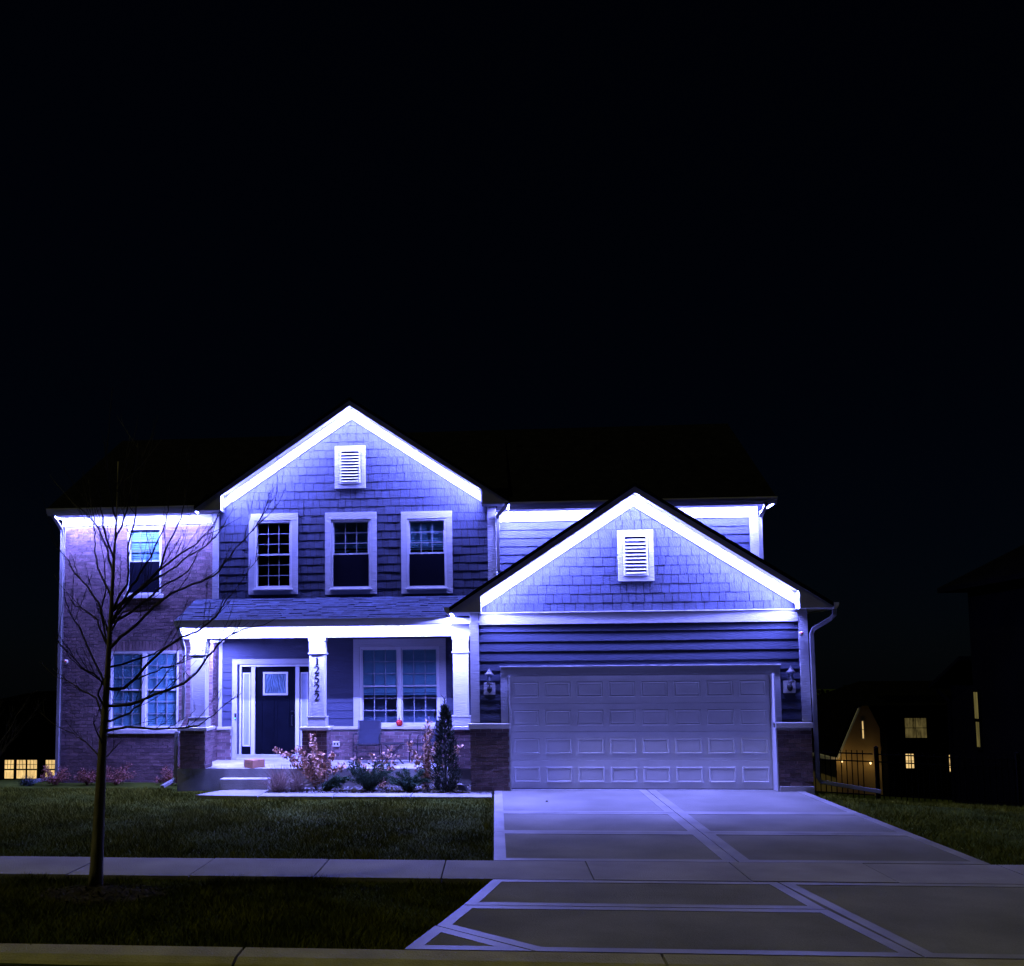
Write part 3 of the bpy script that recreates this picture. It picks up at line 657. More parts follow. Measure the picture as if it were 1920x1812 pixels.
for xc in (-6.27, -3.725, -0.71):
    p = MB().box(xc - 0.155, xc + 0.155, 20.515, 20.805, 1.36, 2.665).build('porch_post', 'white', HOUSE, bevel=0.004)
    # raised stiles and rails leave a sunken panel on the shaft
    for xa, xb in ((xc - 0.16, xc - 0.115), (xc + 0.115, xc + 0.16)): MB().box(xa, xb, 20.503, 20.516, 1.36, 2.66).build('post_stile', 'white', p)
    MB().box(xc - 0.165, xc + 0.165, 20.505, 20.815, 2.685, 3.0).build('post_capital', 'white', p, bevel=0.004)
    MB().box(xc - 0.19, xc + 0.19, 20.48, 20.84, 2.655, 2.685).build('post_collar', 'white', p, bevel=0.006)
    MB().box(xc - 0.18, xc + 0.18, 20.49, 20.83, 2.93, 3.002).build('post_collar', 'white', p, bevel=0.006)
    MB().box(xc - 0.19, xc + 0.19, 20.48, 20.84, 1.152, 1.34).build('post_base', 'white', p, bevel=0.006)
    MB().box(xc - 0.20, xc + 0.20, 20.47, 20.85, 1.338, 1.36).build('post_collar', 'white', p, bevel=0.004)
    if -4 < xc < -3: NUMPOST = p
# house number 1 2 5 2 2 down the middle post
GL = {'1': [([(0.15, 0.83), (0.30, 0.88), (0.42, 0.98)], [0.05, 0.06, 0.05]), ([(0.42, 0.99), (0.42, 0.04)], [0.16, 0.16]), ([(0.17, 0.03), (0.67, 0.03)], [0.06, 0.06])],
      '2': [([(0.08, 0.74), (0.13, 0.89), (0.28, 0.97), (0.46, 0.95), (0.57, 0.84), (0.57, 0.68), (0.46, 0.49), (0.26, 0.25), (0.08, 0.06)], [0.14, 0.10, 0.07, 0.10, 0.16, 0.18, 0.12, 0.07, 0.05]),
            ([(0.06, 0.08), (0.30, 0.09), (0.50, 0.07), (0.62, 0.10), (0.68, 0.26)], [0.10, 0.16, 0.16, 0.11, 0.04])],
      '5': [([(0.16, 0.94), (0.42, 0.95), (0.62, 0.99)], [0.13, 0.13, 0.05]), ([(0.17, 0.93), (0.14, 0.52)], [0.06, 0.06]),
            ([(0.14, 0.54), (0.32, 0.61), (0.50, 0.55), (0.59, 0.38), (0.53, 0.16), (0.36, 0.04), (0.17, 0.05), (0.08, 0.15)], [0.06, 0.09, 0.14, 0.18, 0.15, 0.09, 0.08, 0.13])]}
for k, ch in enumerate('12522'):
    mb = MB(); h = 0.162; zc = 2.508 - k * 0.1855 - h / 2; x0 = -3.725 - 0.36 * h
    for pts, ws in GL[ch]:
        L, Rr = [], []
        for i, p in enumerate(pts):
            a, b = pts[max(i - 1, 0)], pts[min(i + 1, len(pts) - 1)]; d = Vector((b[0] - a[0], b[1] - a[1])).normalized(); nrm = Vector((-d.y, d.x))
            q = Vector(p); L.append(q + nrm * ws[i] * 0.70); Rr.append(q - nrm * ws[i] * 0.70)
        vs_ = [(x0 + q.x * h, 20.5085, zc + q.y * h) for q in L + Rr] + [(x0 + q.x * h, 20.5145, zc + q.y * h) for q in L + Rr]
        n = len(pts); fs_ = []
        for i in range(n - 1):
            fs_ += [(i, n + i, n + i + 1, i + 1), (i, i + 1, 2 * n + i + 1, 2 * n + i), (n + i + 1, n + i, 3 * n + i, 3 * n + i + 1)]
        fs_ += [(0, 2 * n, 3 * n, n), (n - 1, 2 * n - 1, 4 * n - 1, 3 * n - 1)]
        mb.add(vs_, fs_)
    mb.build('number_%s' % {'1': 'one', '2': 'two', '5': 'five'}[ch], 'black', NUMPOST)

# ------------------------------------------------------------------ front door
dx0, dx1 = -5.49, -4.57
MB().add(*ring(-6.03, -4.03, 0.302, 2.59, 0.12, YP - 0.05, YP - 0.002)).build('door_casing', 'white', HOUSE, bevel=0.004)
fd = MB().add(*ring(-5.86, -4.20, 0.31, 2.46, 0.045, YP - 0.03, YP + 0.08)).build('door_frame', 'vinyl', HOUSE, bevel=0.003)
for x in (-5.545, -4.515): MB().box(x - 0.045, x + 0.045, YP - 0.025, YP + 0.07, 0.36, 2.41).build('mullion', 'vinyl', fd)
MB().box(-5.9, -4.16, YP - 0.12, YP - 0.031, 0.302, 0.345).build('threshold', 'vinyl', fd)
leaf = MB().box(dx0, dx1, YP + 0.02, YP + 0.065, 0.36, 2.41).build('front_door', 'door', HOUSE)
MB().add(*ring(-5.32, -4.74, 1.76, 2.29, 0.045, YP + 0.0, YP + 0.025)).build('lite_frame', 'vinyl', leaf, bevel=0.004)
NXG, NZG = 48, 24; vs_ = []; fs_ = []
for i in range(NXG + 1):
    for j in range(NZG + 1):
        u, v = i / NXG, j / NZG
        ph = (u * 9 + 0.35 * math.sin(v * 9 + 3 * math.sin(u * 5))) * 2 * math.pi
        vs_.append((-5.28 + 0.50 * u, YP + 0.014 - 0.006 * math.sin(ph), 1.80 + 0.45 * v))
for i in range(NXG):
    for j in range(NZG): a = i * (NZG + 1) + j; fs_.append((a, a + NZG + 1, a + NZG + 2, a + 1))
MB().add(vs_, fs_).build('rippled_pane', 'wavy', leaf, smooth=True)
for a, b in ((-5.36, -5.06), (-5.00, -4.70)): MB().add(*ring(a, b, 0.50, 1.66, 0.025, YP + 0.012, YP + 0.022)).build('door_panel', 'door', leaf, bevel=0.004)
hd = MB().tube([(dx1 - 0.07, YP + 0.02, 1.30), (dx1 - 0.07, YP - 0.03, 1.30), (dx1 - 0.07, YP - 0.03, 1.08), (dx1 - 0.07, YP + 0.02, 1.08)], 0.011, 8).build('door_handle', 'black', leaf)
MB().lathe([(0.0, 0), (0.03, 0), (0.03, 0.02), (0.0, 0.02)], (dx1 - 0.07, YP + 0.0, 1.38), 12).build('deadbolt', 'black', leaf)
for a, b in ((-5.81, -5.595), (-4.465, -4.25)):
    sl_ = MB().box(a, b, YP + 0.02, YP + 0.06, 0.36, 2.41).build('sidelight', 'door', HOUSE)
    MB().add(*ring(a + 0.015, b - 0.015, 0.60, 2.28, 0.035, YP + 0.0, YP + 0.022)).build('lite_frame', 'vinyl', sl_, bevel=0.003)
    MB().box(a + 0.045, b - 0.045, YP + 0.008, YP + 0.018, 0.63, 2.25).build('frosted_pane', 'frost', sl_)
db = MB().box(-5.965, -5.925, YP - 0.075, YP - 0.051, 1.22, 1.36).build('doorbell', 'black', HOUSE, bevel=0.006)
MB().lathe([(0, 0), (0.013, 0), (0.015, 0.008), (0.013, 0.02), (0, 0.02)], (-5.945, YP - 0.08, 1.235), 12).build('bell_button', 'green_led', db)
oc = MB().box(-3.68, -3.52, YP - 0.15, YP - 0.098, 0.60, 0.72).build('outlet_cover', 'offwhite', HOUSE, bevel=0.012)
for x in (-3.635, -3.565): MB().box(x - 0.018, x + 0.018, YP - 0.156, YP - 0.149, 0.64, 0.69).build('outlet_socket', 'black', oc)

# ------------------------------------------------------------------ garage door and its casing
YD = 19.45
for nm, bx in (('garage_casing', (0.10, 5.36, YGA - 0.055, YGA - 0.001, 2.19, 2.345)), ('garage_casing', (0.10, 0.235, YGA - 0.05, YGA - 0.001, 1.275, 2.188)), ('garage_casing', (5.245, 5.36, YGA - 0.05, YGA - 0.001, 1.275, 2.188)),
               ('garage_casing_cap', (0.085, 5.375, YGA - 0.085, YGA - 0.001, 2.347, 2.365)),
               ('garage_jamb', (0.246, 0.275, 19.14, YD - 0.005, 0.0, 2.186)), ('garage_jamb', (5.205, 5.234, 19.14, YD - 0.005, 0.0, 2.186)), ('garage_head_jamb', (0.276, 5.204, 19.27, YD - 0.005, 2.165, 2.187))):
    MB().box(*bx).build(nm, 'white', HOUSE, bevel=0.003)
gd = MB().box(0.26, 5.22, YD + 0.03, YD + 0.06, 0.01, 2.19).build('garage_door', 'garage', HOUSE)
PW, PH = 0.50, 0.295
def ringpanel():
    mb = MB(); L = []
    for ins, yy in ((0, 0.0), (0.010, -0.011), (0.020, -0.011), (0.034, 0.0015), (0.040, 0.0015), (0.055, -0.003)):
        L.append([(-PW / 2 + ins, yy, -PH / 2 + ins), (PW / 2 - ins, yy, -PH / 2 + ins), (PW / 2 - ins, yy, PH / 2 - ins), (-PW / 2 + ins, yy, PH / 2 - ins)])
    vs_ = [v for l_ in L for v in l_]; fs_ = []
    for r_ in range(len(L) - 1):
        for k in range(4): fs_.append((r_ * 4 + k, r_ * 4 + (k + 1) % 4, r_ * 4 + 4 + (k + 1) % 4, r_ * 4 + 4 + k))
    n = len(vs_); fs_.append((n - 4, n - 3, n - 2, n - 1))
    return mb.add(vs_, fs_).mesh('door_panel', 'garage')
RP = ringpanel()
for r_ in range(4):
    z0 = 0.012 + r_ * 0.5435; z1 = z0 + 0.538
    MB().box(0.277, 5.203, YD, YD + 0.03, z0, z1).build('door_section', 'garage', gd, bevel=0.004)
    for c_ in range(8): put('door_panel', RP, gd, loc=(0.277 + 4.926 * (c_ + 0.5) / 8, YD - 0.0015, z0 + 0.265))
MB().box(0.278, 5.202, YD - 0.004, YD + 0.02, 0.0, 0.0115).build('bottom_seal', 'black', gd)
MB().box(0.262, 0.292, 19.10, 19.139, 1.42, 1.57).build('keypad', 'white', HOUSE, bevel=0.006)

# ------------------------------------------------------------------ lanterns, cameras
def lantern(x, z):
    l_ = MB().box(x - 0.11, x + 0.11, YGA - 0.05, YGA - 0.012, z - 0.11, z + 0.12).build('wall_lantern', 'white', HOUSE, bevel=0.006)
    MB().lathe([(0.0, -0.085), (0.035, -0.06), (0.055, -0.02), (0.05, 0.03), (0.02, 0.06), (0.0, 0.065)], (x, YGA - 0.075, z), 14).build('lantern_mount', 'black', l_, smooth=True)
    MB().tube([(x, YGA - 0.08, z), (x, YGA - 0.16, z + 0.02), (x, YGA - 0.17, z + 0.09)], 0.014, 8).build('lantern_arm', 'lantern', l_)
    MB().lathe([(0.0, 0.08), (0.05, 0.085), (0.065, 0.10), (0.06, 0.115), (0.0, 0.12)], (x, YGA - 0.17, z), 16).build('lantern_base', 'lantern', l_)
    MB().lathe([(0.048, 0.118), (0.056, 0.20), (0.056, 0.27), (0.052, 0.27), (0.05, 0.2), (0.044, 0.12)], (x, YGA - 0.17, z), 16).build('lantern_glass', 'lglass', l_, smooth=True)
    for k in range(4):
        a = math.pi / 4 + k * math.pi / 2
        MB().tube([(x + 0.058 * math.cos(a), YGA - 0.17 + 0.058 * math.sin(a), z + 0.11), (x + 0.062 * math.cos(a), YGA - 0.17 + 0.062 * math.sin(a), z + 0.275)], 0.004, 6).build('lantern_bar', 'lantern', l_)
    MB().lathe([(0.0, 0.12), (0.012, 0.13), (0.016, 0.19), (0.009, 0.23), (0.0, 0.24)], (x, YGA - 0.17, z), 10).build('lantern_bulb', 'vinyl', l_, smooth=True)
    MB().lathe([(0.085, 0.27), (0.088, 0.28), (0.06, 0.315), (0.042, 0.325), (0.04, 0.345), (0.022, 0.365), (0.007, 0.375), (0.007, 0.40), (0.0, 0.41)], (x, YGA - 0.17, z), 18).build('lantern_roof', 'lantern', l_, smooth=True)
lantern(-0.115, 1.93); lantern(5.525, 1.93)
def seccam(x, y, z, sx):
    c = MB().tube([(x, y, z), (x + sx * 0.02, y - 0.06, z - 0.02)], 0.012, 8).build('security_camera', 'vinyl', HOUSE)
    MB().lathe([(0, -0.05), (0.03, -0.042), (0.046, -0.015), (0.048, 0.015), (0.032, 0.042), (0, 0.05)], (x + sx * 0.02, y - 0.09, z - 0.02), 14).build('camera_body', 'offwhite', c, smooth=True)
    MB().lathe([(0, -0.02), (0.022, -0.018), (0.026, 0.0), (0.02, 0.018), (0, 0.02)], (x + sx * 0.02, y - 0.125, z - 0.012), 12).build('camera_lens', 'red_led', c, smooth=True)
seccam(5.78, YGA - 0.03, 2.95, -1); seccam(-9.76, YB - 0.005, 2.58, 1)

# ------------------------------------------------------------------ garage eave gutters and downspouts
for sx, x in ((-1, 2.715 - 3.58), (1, 2.715 + 3.58)):
    prof = [(x, 3.50), (x + sx * 0.10, 3.50), (x + sx * 0.10, 3.47), (x + sx * 0.085, 3.43), (x + sx * 0.055, 3.385), (x, 3.38)]
    mb = MB(); n = len(prof); mb.prism(prof, 18.94, 22.1 if sx > 0 else 20.7); mb.build('gutter', 'gutter', HOUSE)
    for y0, y1 in ((YGA - 0.034, 20.0), (20.002, 22.1)): MB().box(min(x, x - sx * 0.40), max(x, x - sx * 0.40), y0, y1, 3.40, 3.42).build('eave_soffit', 'soffit', HOUSE)
def spout(pts, name='downspout', w=0.075, h=0.06): return MB().sweep(pts, w, h).build(name, 'spout', HOUSE, bevel=0.006)
spout([(-9.98, 21.46, 5.91), (-9.98, 21.50, 5.86), (-9.93, 21.82, 5.62), (-9.925, 21.86, 5.5), (-9.925, 21.86, 0.05), (-9.95, 21.80, -0.05), (-10.4, 21.3, -0.10)])
spout([(0.30, 21.22, 5.92), (0.30, 21.24, 5.85), (0.12, 21.52, 5.68), (0.105, 21.55, 5.6), (0.105, 21.55, 4.45)])
spout([(5.92, 21.80, 5.88), (5.92, 21.84, 5.80), (5.87, 22.10, 5.62), (5.865, 22.12, 5.55), (5.865, 22.12, 3.72)])
spout([(-6.60, 20.16, 3.25), (-6.60, 20.2, 3.2), (-6.66, 20.75, 2.82), (-6.67, 20.80, 2.7), (-6.67, 20.80, 1.30), (-6.72, 20.70, 1.18), (-6.73, 20.55, 1.05), (-6.73, 20.5, 0.12), (-6.73, 20.44, 0.06), (-6.82, 19.95, -0.03)])
spout([(6.34, 19.05, 3.39), (6.34, 19.06, 3.28), (6.28, 19.12, 3.20), (6.00, 19.22, 3.02), (5.965, 19.24, 2.93), (5.965, 19.24, 0.26), (6.01, 19.24, 0.17), (7.05, 19.15, 0.0)])

# ------------------------------------------------------------------ light strips under the eaves (the lit lamps of this picture)
def led(p0, p1, w=0.016, h=0.008, face=None):
    """aluminium channel whose lower face is the lit strip"""
    mb = MB().sweep([p0, p1], w, h); P = [Vector(v) for v in mb.v]; best = None
    for k in range(4):
        f = mb.f[k]; n = (P[f[1]] - P[f[0]]).cross(P[f[2]] - P[f[0]]); c = sum((P[i] for i in f), Vector()) / 4 - sum(P, Vector()) / 8
        sc_ = c.normalized().dot(Vector(face or (0, 0, -1)))
        if best is None or sc_ > best[0]: best = (sc_, k)
    mb.m[best[1]] = 1
    if not face:
        for k in range(4):                               # the flank towards the wall glows too
            c = sum((P[i] for i in mb.f[k]), Vector()) / 4 - sum(P, Vector()) / 8
            if c.normalized().y > 0.9 and mb.m[k] == 0: mb.m[k] = 2
    return mb.build('light_strip', ['vinyl', 'led', 'led_side'], HOUSE)
for g in (G1, G2):
    for s_ in (-1, 1):
        k = g['half'] - 0.62; xi = g['xc'] + s_ * k
        led((g['xc'] + s_ * 0.02, g['y'] + 0.036, g['top'] - 0.172), (xi, g['y'] + 0.036, g['top'] - 0.172 - g['slope'] * k))
        led((xi + s_ * 0.006, g['y'] + 0.036, g['top'] - 0.19 - g['slope'] * k), (xi + s_ * 0.006, g['y'] + 0.036, g['top'] - g['slope'] * g['half'] - 0.11), face=(-s_, 0, 0))
led((-10.0, 21.516, 5.894), (-6.66, 21.516, 5.894)); led((0.14, 21.856, 5.859), (6.10, 21.856, 5.859)); led((-6.58, 20.186, 3.239), (-0.90, 20.186, 3.239))
led((-10.06, 21.56, 5.894), (-10.06, 23.2, 5.894)); led((6.10, 21.9, 5.859), (6.10, 23.0, 5.859))
led((-6.60, 20.25, 3.239), (-6.60, 20.46, 3.239))
led((-6.29, 20.90, 3.00), (-6.29, 21.84, 3.00), 0.02, 0.016)
led((-0.83, 19.0, 3.39), (-0.83, 20.6, 3.39)); led((-6.60, 21.28, 5.87), (-6.60, 21.48, 5.87)); led((0.34, 21.28, 5.87), (0.34, 21.80, 5.85))

# ================================================================== STREET TREE
TRUNK=[[-4.312,10.5,-0.074],[-4.28,10.5,0.92],[-4.26,10.5,1.5],[-4.237,10.5,1.931],[-4.211,10.5,2.545],[-4.193,10.5,2.958],[-4.18,10.5,3.373],[-4.158,10.5,3.896],[-4.147,10.5,4.127],[-4.144,10.5,4.636],[-4.127,10.5,5.148],[-4.121,10.5,5.405]]
BRANCH=[[[-4.179,10.5,1.666],[-4.045,10.451,1.705],[-3.776,10.402,1.701],[-3.367,10.353,1.703],[-3.147,10.304,1.735],[-2.971,10.255,1.835],[-2.817,10.206,1.954],[-2.644,10.157,2.072]],
[[-3.279,10.333,1.718],[-3.258,10.393,1.83],[-3.215,10.453,1.907]],
[[-4.202,10.5,1.88],[-4.063,10.486,1.951],[-3.765,10.473,2.011],[-3.511,10.459,2.111],[-3.279,10.446,2.221],[-3.131,10.432,2.391],[-2.984,10.419,2.572],[-2.878,10.405,2.651],[-2.69,10.392,2.75],[-2.461,10.378,2.797],[-2.315,10.365,2.865]],
[[-2.984,10.419,2.572],[-2.93,10.479,2.715],[-2.885,10.539,2.799],[-2.786,10.599,2.862]],
[[-3.279,10.446,2.221],[-3.351,10.506,2.333],[-3.351,10.566,2.476]],
[[-4.214,10.5,1.798],[-4.014,10.474,1.829],[-3.839,10.449,1.951],[-3.604,10.423,2.193],[-3.493,10.398,2.334],[-3.364,10.372,2.574]],
[[-4.208,10.5,2.053],[-4.107,10.591,2.112],[-3.972,10.681,2.213],[-3.77,10.772,2.315],[-3.606,10.862,2.367],[-3.463,10.953,2.462],[-3.294,11.043,2.547]],
[[-4.209,10.5,2.125],[-4.046,10.543,2.133],[-3.895,10.587,2.286],[-3.68,10.63,2.522],[-3.462,10.674,2.666],[-3.221,10.717,2.79],[-3.064,10.76,2.958],[-2.992,10.804,3.086],[-2.811,10.847,3.342],[-2.629,10.891,3.599]],
[[-4.203,10.5,2.36],[-4.019,10.569,2.41],[-3.789,10.638,2.481],[-3.686,10.707,2.544],[-3.41,10.776,2.711],[-3.238,10.845,2.838]],
[[-4.202,10.5,2.524],[-4.069,10.467,2.686],[-3.89,10.434,2.806],[-3.713,10.401,2.966],[-3.556,10.369,3.084],[-3.401,10.336,3.171],[-3.143,10.303,3.256],[-2.929,10.27,3.361],[-2.737,10.237,3.606],[-2.526,10.204,3.82],[-2.418,10.171,3.994],[-2.33,10.139,4.208]],
[[-2.546,10.204,3.79],[-2.317,10.264,4.027],[-2.229,10.324,4.239]],
[[-4.199,10.5,2.689],[-4.038,10.427,2.951],[-3.779,10.355,2.948],[-3.568,10.282,3.038],[-3.381,10.21,3.211]],
[[-4.197,10.5,2.792],[-3.978,10.429,3.156],[-3.829,10.358,3.354],[-3.681,10.287,3.548],[-3.515,10.216,3.842],[-3.452,10.145,4.012],[-3.411,10.074,4.262]],
[[-4.193,10.5,2.916],[-4.0,10.398,3.257],[-3.936,10.295,3.656],[-3.82,10.193,3.987],[-3.747,10.09,4.334],[-3.673,9.988,4.615]],
[[-4.088,10.5,3.039],[-3.814,10.438,3.237],[-3.606,10.376,3.434],[-3.484,10.314,3.712],[-3.342,10.252,3.945],[-3.264,10.191,4.24],[-3.206,10.129,4.471]],
[[-4.196,10.5,2.875],[-3.955,10.593,3.169],[-3.692,10.685,3.467],[-3.508,10.778,3.623],[-3.343,10.87,3.76],[-3.197,10.963,3.965],[-3.093,11.056,4.196]],
[[-4.13,10.5,2.977],[-3.783,10.586,3.291],[-3.6,10.671,3.422],[-3.414,10.757,3.598],[-3.225,10.842,3.733],[-3.034,10.928,4.0]],
[[-4.199,10.5,2.813],[-3.863,10.58,3.062],[-3.637,10.659,3.274],[-3.407,10.739,3.426],[-3.326,10.819,3.646],[-3.133,10.899,3.825]],
[[-4.24,10.5,1.849],[-4.377,10.578,2.011],[-4.584,10.656,2.114],[-4.75,10.734,2.197],[-4.874,10.812,2.261],[-5.023,10.891,2.347]],
[[-4.29,10.5,1.931],[-4.301,10.443,2.055],[-4.238,10.386,2.198],[-4.3,10.329,2.259],[-4.403,10.272,2.341],[-4.505,10.215,2.442],[-4.565,10.158,2.541],[-4.626,10.101,2.68]],
[[-4.229,10.5,2.135],[-4.346,10.438,2.279],[-4.469,10.376,2.362],[-4.637,10.315,2.626],[-4.717,10.253,2.747]],
[[-4.211,10.5,2.545],[-4.307,10.528,2.753],[-4.408,10.555,2.922],[-4.55,10.583,2.988],[-4.672,10.61,3.075],[-4.786,10.638,3.227],[-4.923,10.665,3.401]],
[[-4.203,10.5,2.772],[-4.37,10.56,3.068],[-4.529,10.621,3.264],[-4.689,10.681,3.399],[-4.841,10.741,3.622],[-4.971,10.801,3.717]],
[[-4.191,10.5,3.061],[-4.295,10.577,3.277],[-4.417,10.654,3.476],[-4.498,10.731,3.743],[-4.534,10.807,3.948],[-4.637,10.884,4.114],[-4.852,10.961,4.242]],
[[-4.18,10.5,3.373],[-4.289,10.599,3.659],[-4.421,10.698,3.866],[-4.532,10.796,4.055],[-4.609,10.895,4.203],[-4.692,10.994,4.532]],
[[-4.173,10.5,3.582],[-4.219,10.366,3.774],[-4.2,10.231,3.96],[-4.203,10.097,4.245],[-4.163,9.963,4.522]],
[[-4.207,10.5,2.565],[-4.313,10.534,2.899],[-4.29,10.569,3.214],[-4.344,10.603,3.597],[-4.395,10.638,3.814]],
[[-4.218,10.5,2.258],[-4.465,10.556,2.569],[-4.602,10.612,2.802],[-4.761,10.667,3.017],[-4.835,10.723,3.234]],
[[-4.162,10.5,3.791],[-4.064,10.502,3.999],[-4.005,10.504,4.251],[-3.946,10.506,4.568],[-3.93,10.508,4.844]],
[[-4.153,10.5,4.001],[-4.186,10.36,4.355],[-4.166,10.221,4.577],[-4.124,10.081,4.792]],
[[-4.145,10.5,4.36],[-4.046,10.483,4.629],[-4.002,10.466,4.922]],
[[-4.23,10.5,1.565],[-4.25,10.233,1.762],[-4.151,9.966,1.872]],
[[-4.269,10.5,1.424],[-4.499,10.688,1.511],[-4.689,10.877,1.561],[-4.861,11.065,1.613]],
[[-4.252,10.5,1.383],[-4.206,10.658,1.451],[-4.184,10.817,1.522],[-4.224,10.975,1.574]]]
TREE = empty('street_tree', (-4.312, 10.5, 0.0)); tag(TREE, 'leafless young street tree on the grass strip beside the sidewalk', 'tree')
trk = [Vector(p) for p in TRUNK[:10]]; trk[0].z = -0.08
def dens(pts, k=3, jit=0.0):
    out = []
    for i in range(len(pts) - 1):
        p0, p1, p2, p3 = pts[max(i - 1, 0)], pts[i], pts[i + 1], pts[min(i + 2, len(pts) - 1)]
        for j in range(k):
            t = j / k
            q = 0.5 * ((2 * p1) + (p2 - p0) * t + (2 * p0 - 5 * p1 + 4 * p2 - p3) * t * t + (3 * p1 - p0 - 3 * p2 + p3) * t ** 3)
            if jit and (i or j): q = q + Vector((random.gauss(0, jit), random.gauss(0, jit), random.gauss(0, jit)))
            out.append(q)
    return out + [pts[-1]]
td = dens(trk, 3)
def trad(z): return 0.072 - 0.0185 * min(z, 2) - 0.0125 * max(0, min(z - 2, 2.2)) - 0.004 * max(0, z - 4.2) + 0.03 * max(0, 0.25 - z)
MB().tube(td, [max(0.006, trad(p.z) * 1.02) for p in td], 12).build('trunk', 'bark', TREE, smooth=True)
for bi, b in enumerate(BRANCH):
    pts = [Vector(p) for p in b]
    # start inside the trunk or parent limb
    sub = bi in (1, 3, 4, 10)
    if not sub:
        k = min(range(len(td)), key=lambda i: abs(td[i].z - (pts[0].z - 0.02))); pts[0] = td[k].copy()
    d = dens(pts, 3, 0.006); L = sum((d[i + 1] - d[i]).length for i in range(len(d) - 1))
    r0 = min(0.019, 0.0065 + 0.0055 * L) if not sub else 0.0065
    rr = [max(0.0024, r0 * (1 - 0.86 * i / (len(d) - 1))) for i in range(len(d))]
    br = MB().tube(d, rr, 6).build('branch', 'twig', TREE, smooth=True)
    tw = MB()
    def spray(d_, n, lo, hi, rad):
        for _ in range(n):
            i = random.randint(max(1, len(d_) // 5), len(d_) - 2); p = d_[i]; t = (d_[i + 1] - d_[i]).normalized()
            side = Vector((random.uniform(-1, 1), random.uniform(-0.8, 0.8), random.uniform(-0.1, 1.2))).normalized()
            v = (t * 0.95 + side * 0.7).normalized(); ln = random.uniform(lo, hi)
            q1 = p + v * ln * 0.5 + Vector((0, 0, 0.02 * ln)); q2 = p + v * ln + Vector((0, 0, ln * random.uniform(0.05, 0.3)))
            dd = dens([p, q1, q2], 3, 0.004); tw.tube(dd, [rad * (1 - 0.5 * k / (len(dd) - 1)) for k in range(len(dd))], 4)
            yield dd
    for dd in spray(d, int(L * 3.2), 0.25, 0.62, 0.0042):
        for _ in spray(dd, 3, 0.05, 0.18, 0.0026): pass
    for _ in spray(d, int(L * 5), 0.04, 0.14, 0.0028): pass
    if tw.v: stuff(tw.build('twigs', 'twig', br))
# mulch ring with litter at the foot
th = np.linspace(0, 2 * math.pi, 41)[:-1]
ring_v = [(-4.2 + (0.62 + 0.09 * math.sin(3 * t) + 0.05 * math.sin(7 * t)) * math.cos(t), 10.35 + (0.42 + 0.05 * math.sin(4 * t)) * math.sin(t), -0.045) for t in th]
mr_ = MB().add(ring_v + [(-4.25, 10.45, 0.035)], [(i, (i + 1) % 40, 40) for i in range(40)]).build('mulch_ring', 'mulch'); stuff(mr_)
tag(mr_, 'low ring of dark mulch round the foot of the street tree', 'mulch', kind='stuff')
lt = MB()
for _ in range(420):
    a = random.uniform(0, 2 * math.pi); r = random.random() ** 0.5
    x, y = -4.2 + 0.72 * r * math.cos(a), 10.35 + 0.48 * r * math.sin(a); z = -0.04 + 0.075 * (1 - r) + 0.012
    u = Vector((random.uniform(-1, 1), random.uniform(-1, 1), random.uniform(-0.2, 0.5))).normalized() * random.uniform(0.015, 0.05); w = u.cross(Vector((0, 0, 1))).normalized() * random.uniform(0.004, 0.012)
    c = Vector((x, y, z)); lt.add([c - u - w, c + u - w, c + u + w, c - u + w], [(0, 1, 2, 3)])
stuff(lt.build('mulch_chips', 'mulch', mr_))

# ================================================================== GRASS
def grass(name, n, sampler, label, h=(0.035, 0.075), w=0.0045):
    x, y = sampler(n); n = len(x); z = land(x, y) - 0.06
    hh = rng.uniform(h[0], h[1], n) * (0.6 + 0.45 * (np.sin(x * 2.3 + 1.1 * np.sin(y * 1.9)) * 0.5 + 0.5) + 0.4 * (np.sin(x * 5.7 - 1.7 * np.sin(y * 4.1) + y * 3) > 0.6)); a = rng.uniform(0, 2 * np.pi, n); lean = rng.uniform(0.4, 1.25, n) * hh; la = rng.uniform(0, 2 * np.pi, n)
    ww = w * rng.uniform(0.7, 1.5, n)
    dx, dy = np.cos(a) * ww, np.sin(a) * ww
    v = np.empty((n, 3, 3)); v[:, 0] = np.stack([x - dx, y - dy, z], -1); v[:, 1] = np.stack([x + dx, y + dy, z], -1)
    v[:, 2] = np.stack([x + np.cos(la) * lean, y + np.sin(la) * lean, z + hh + 0.01], -1)
    o = put(name, fast_mesh(name, v.reshape(-1, 3), np.arange(3 * n).reshape(-1, 3), 'grass')); tag(o, label, 'grass', kind='stuff'); return o
def s_strip(n):
    x = rng.uniform(-7.5, 0.0, n); y = rng.uniform(8.34, 11.13, n)
    keep = (x < -0.07 - (11.15 - y) * 0.262) & (((x + 4.2) / 0.6) ** 2 + ((y - 10.35) / 0.4) ** 2 > 0.9); return x[keep], y[keep]
def s_lawn(n):
    x = rng.uniform(-12.5, -0.07, n); y = rng.uniform(12.22, 21.5, n)
    fy = 18.29 + 0.86 * (-0.1 - x) / 5.5
    keep = np.where(x > -5.95, y < fy, np.where(x > -6.75, y < 20.2, y < 20.75)); return x[keep], y[keep]
def s_right(n):
    x = rng.uniform(5.72, 12, n); y = rng.uniform(12.22, 21, n); keep = ((x > 5.95) | (y < 19.1)); return x[keep], y[keep]
grass('strip_grass', 75000, s_strip, 'grass strip between kerb and sidewalk left of the driveway')
grass('front_lawn_grass', 150000, s_lawn, 'front lawn between sidewalk and porch left of the driveway')
grass('side_lawn_grass', 45000, s_right, 'dark side lawn right of the driveway')

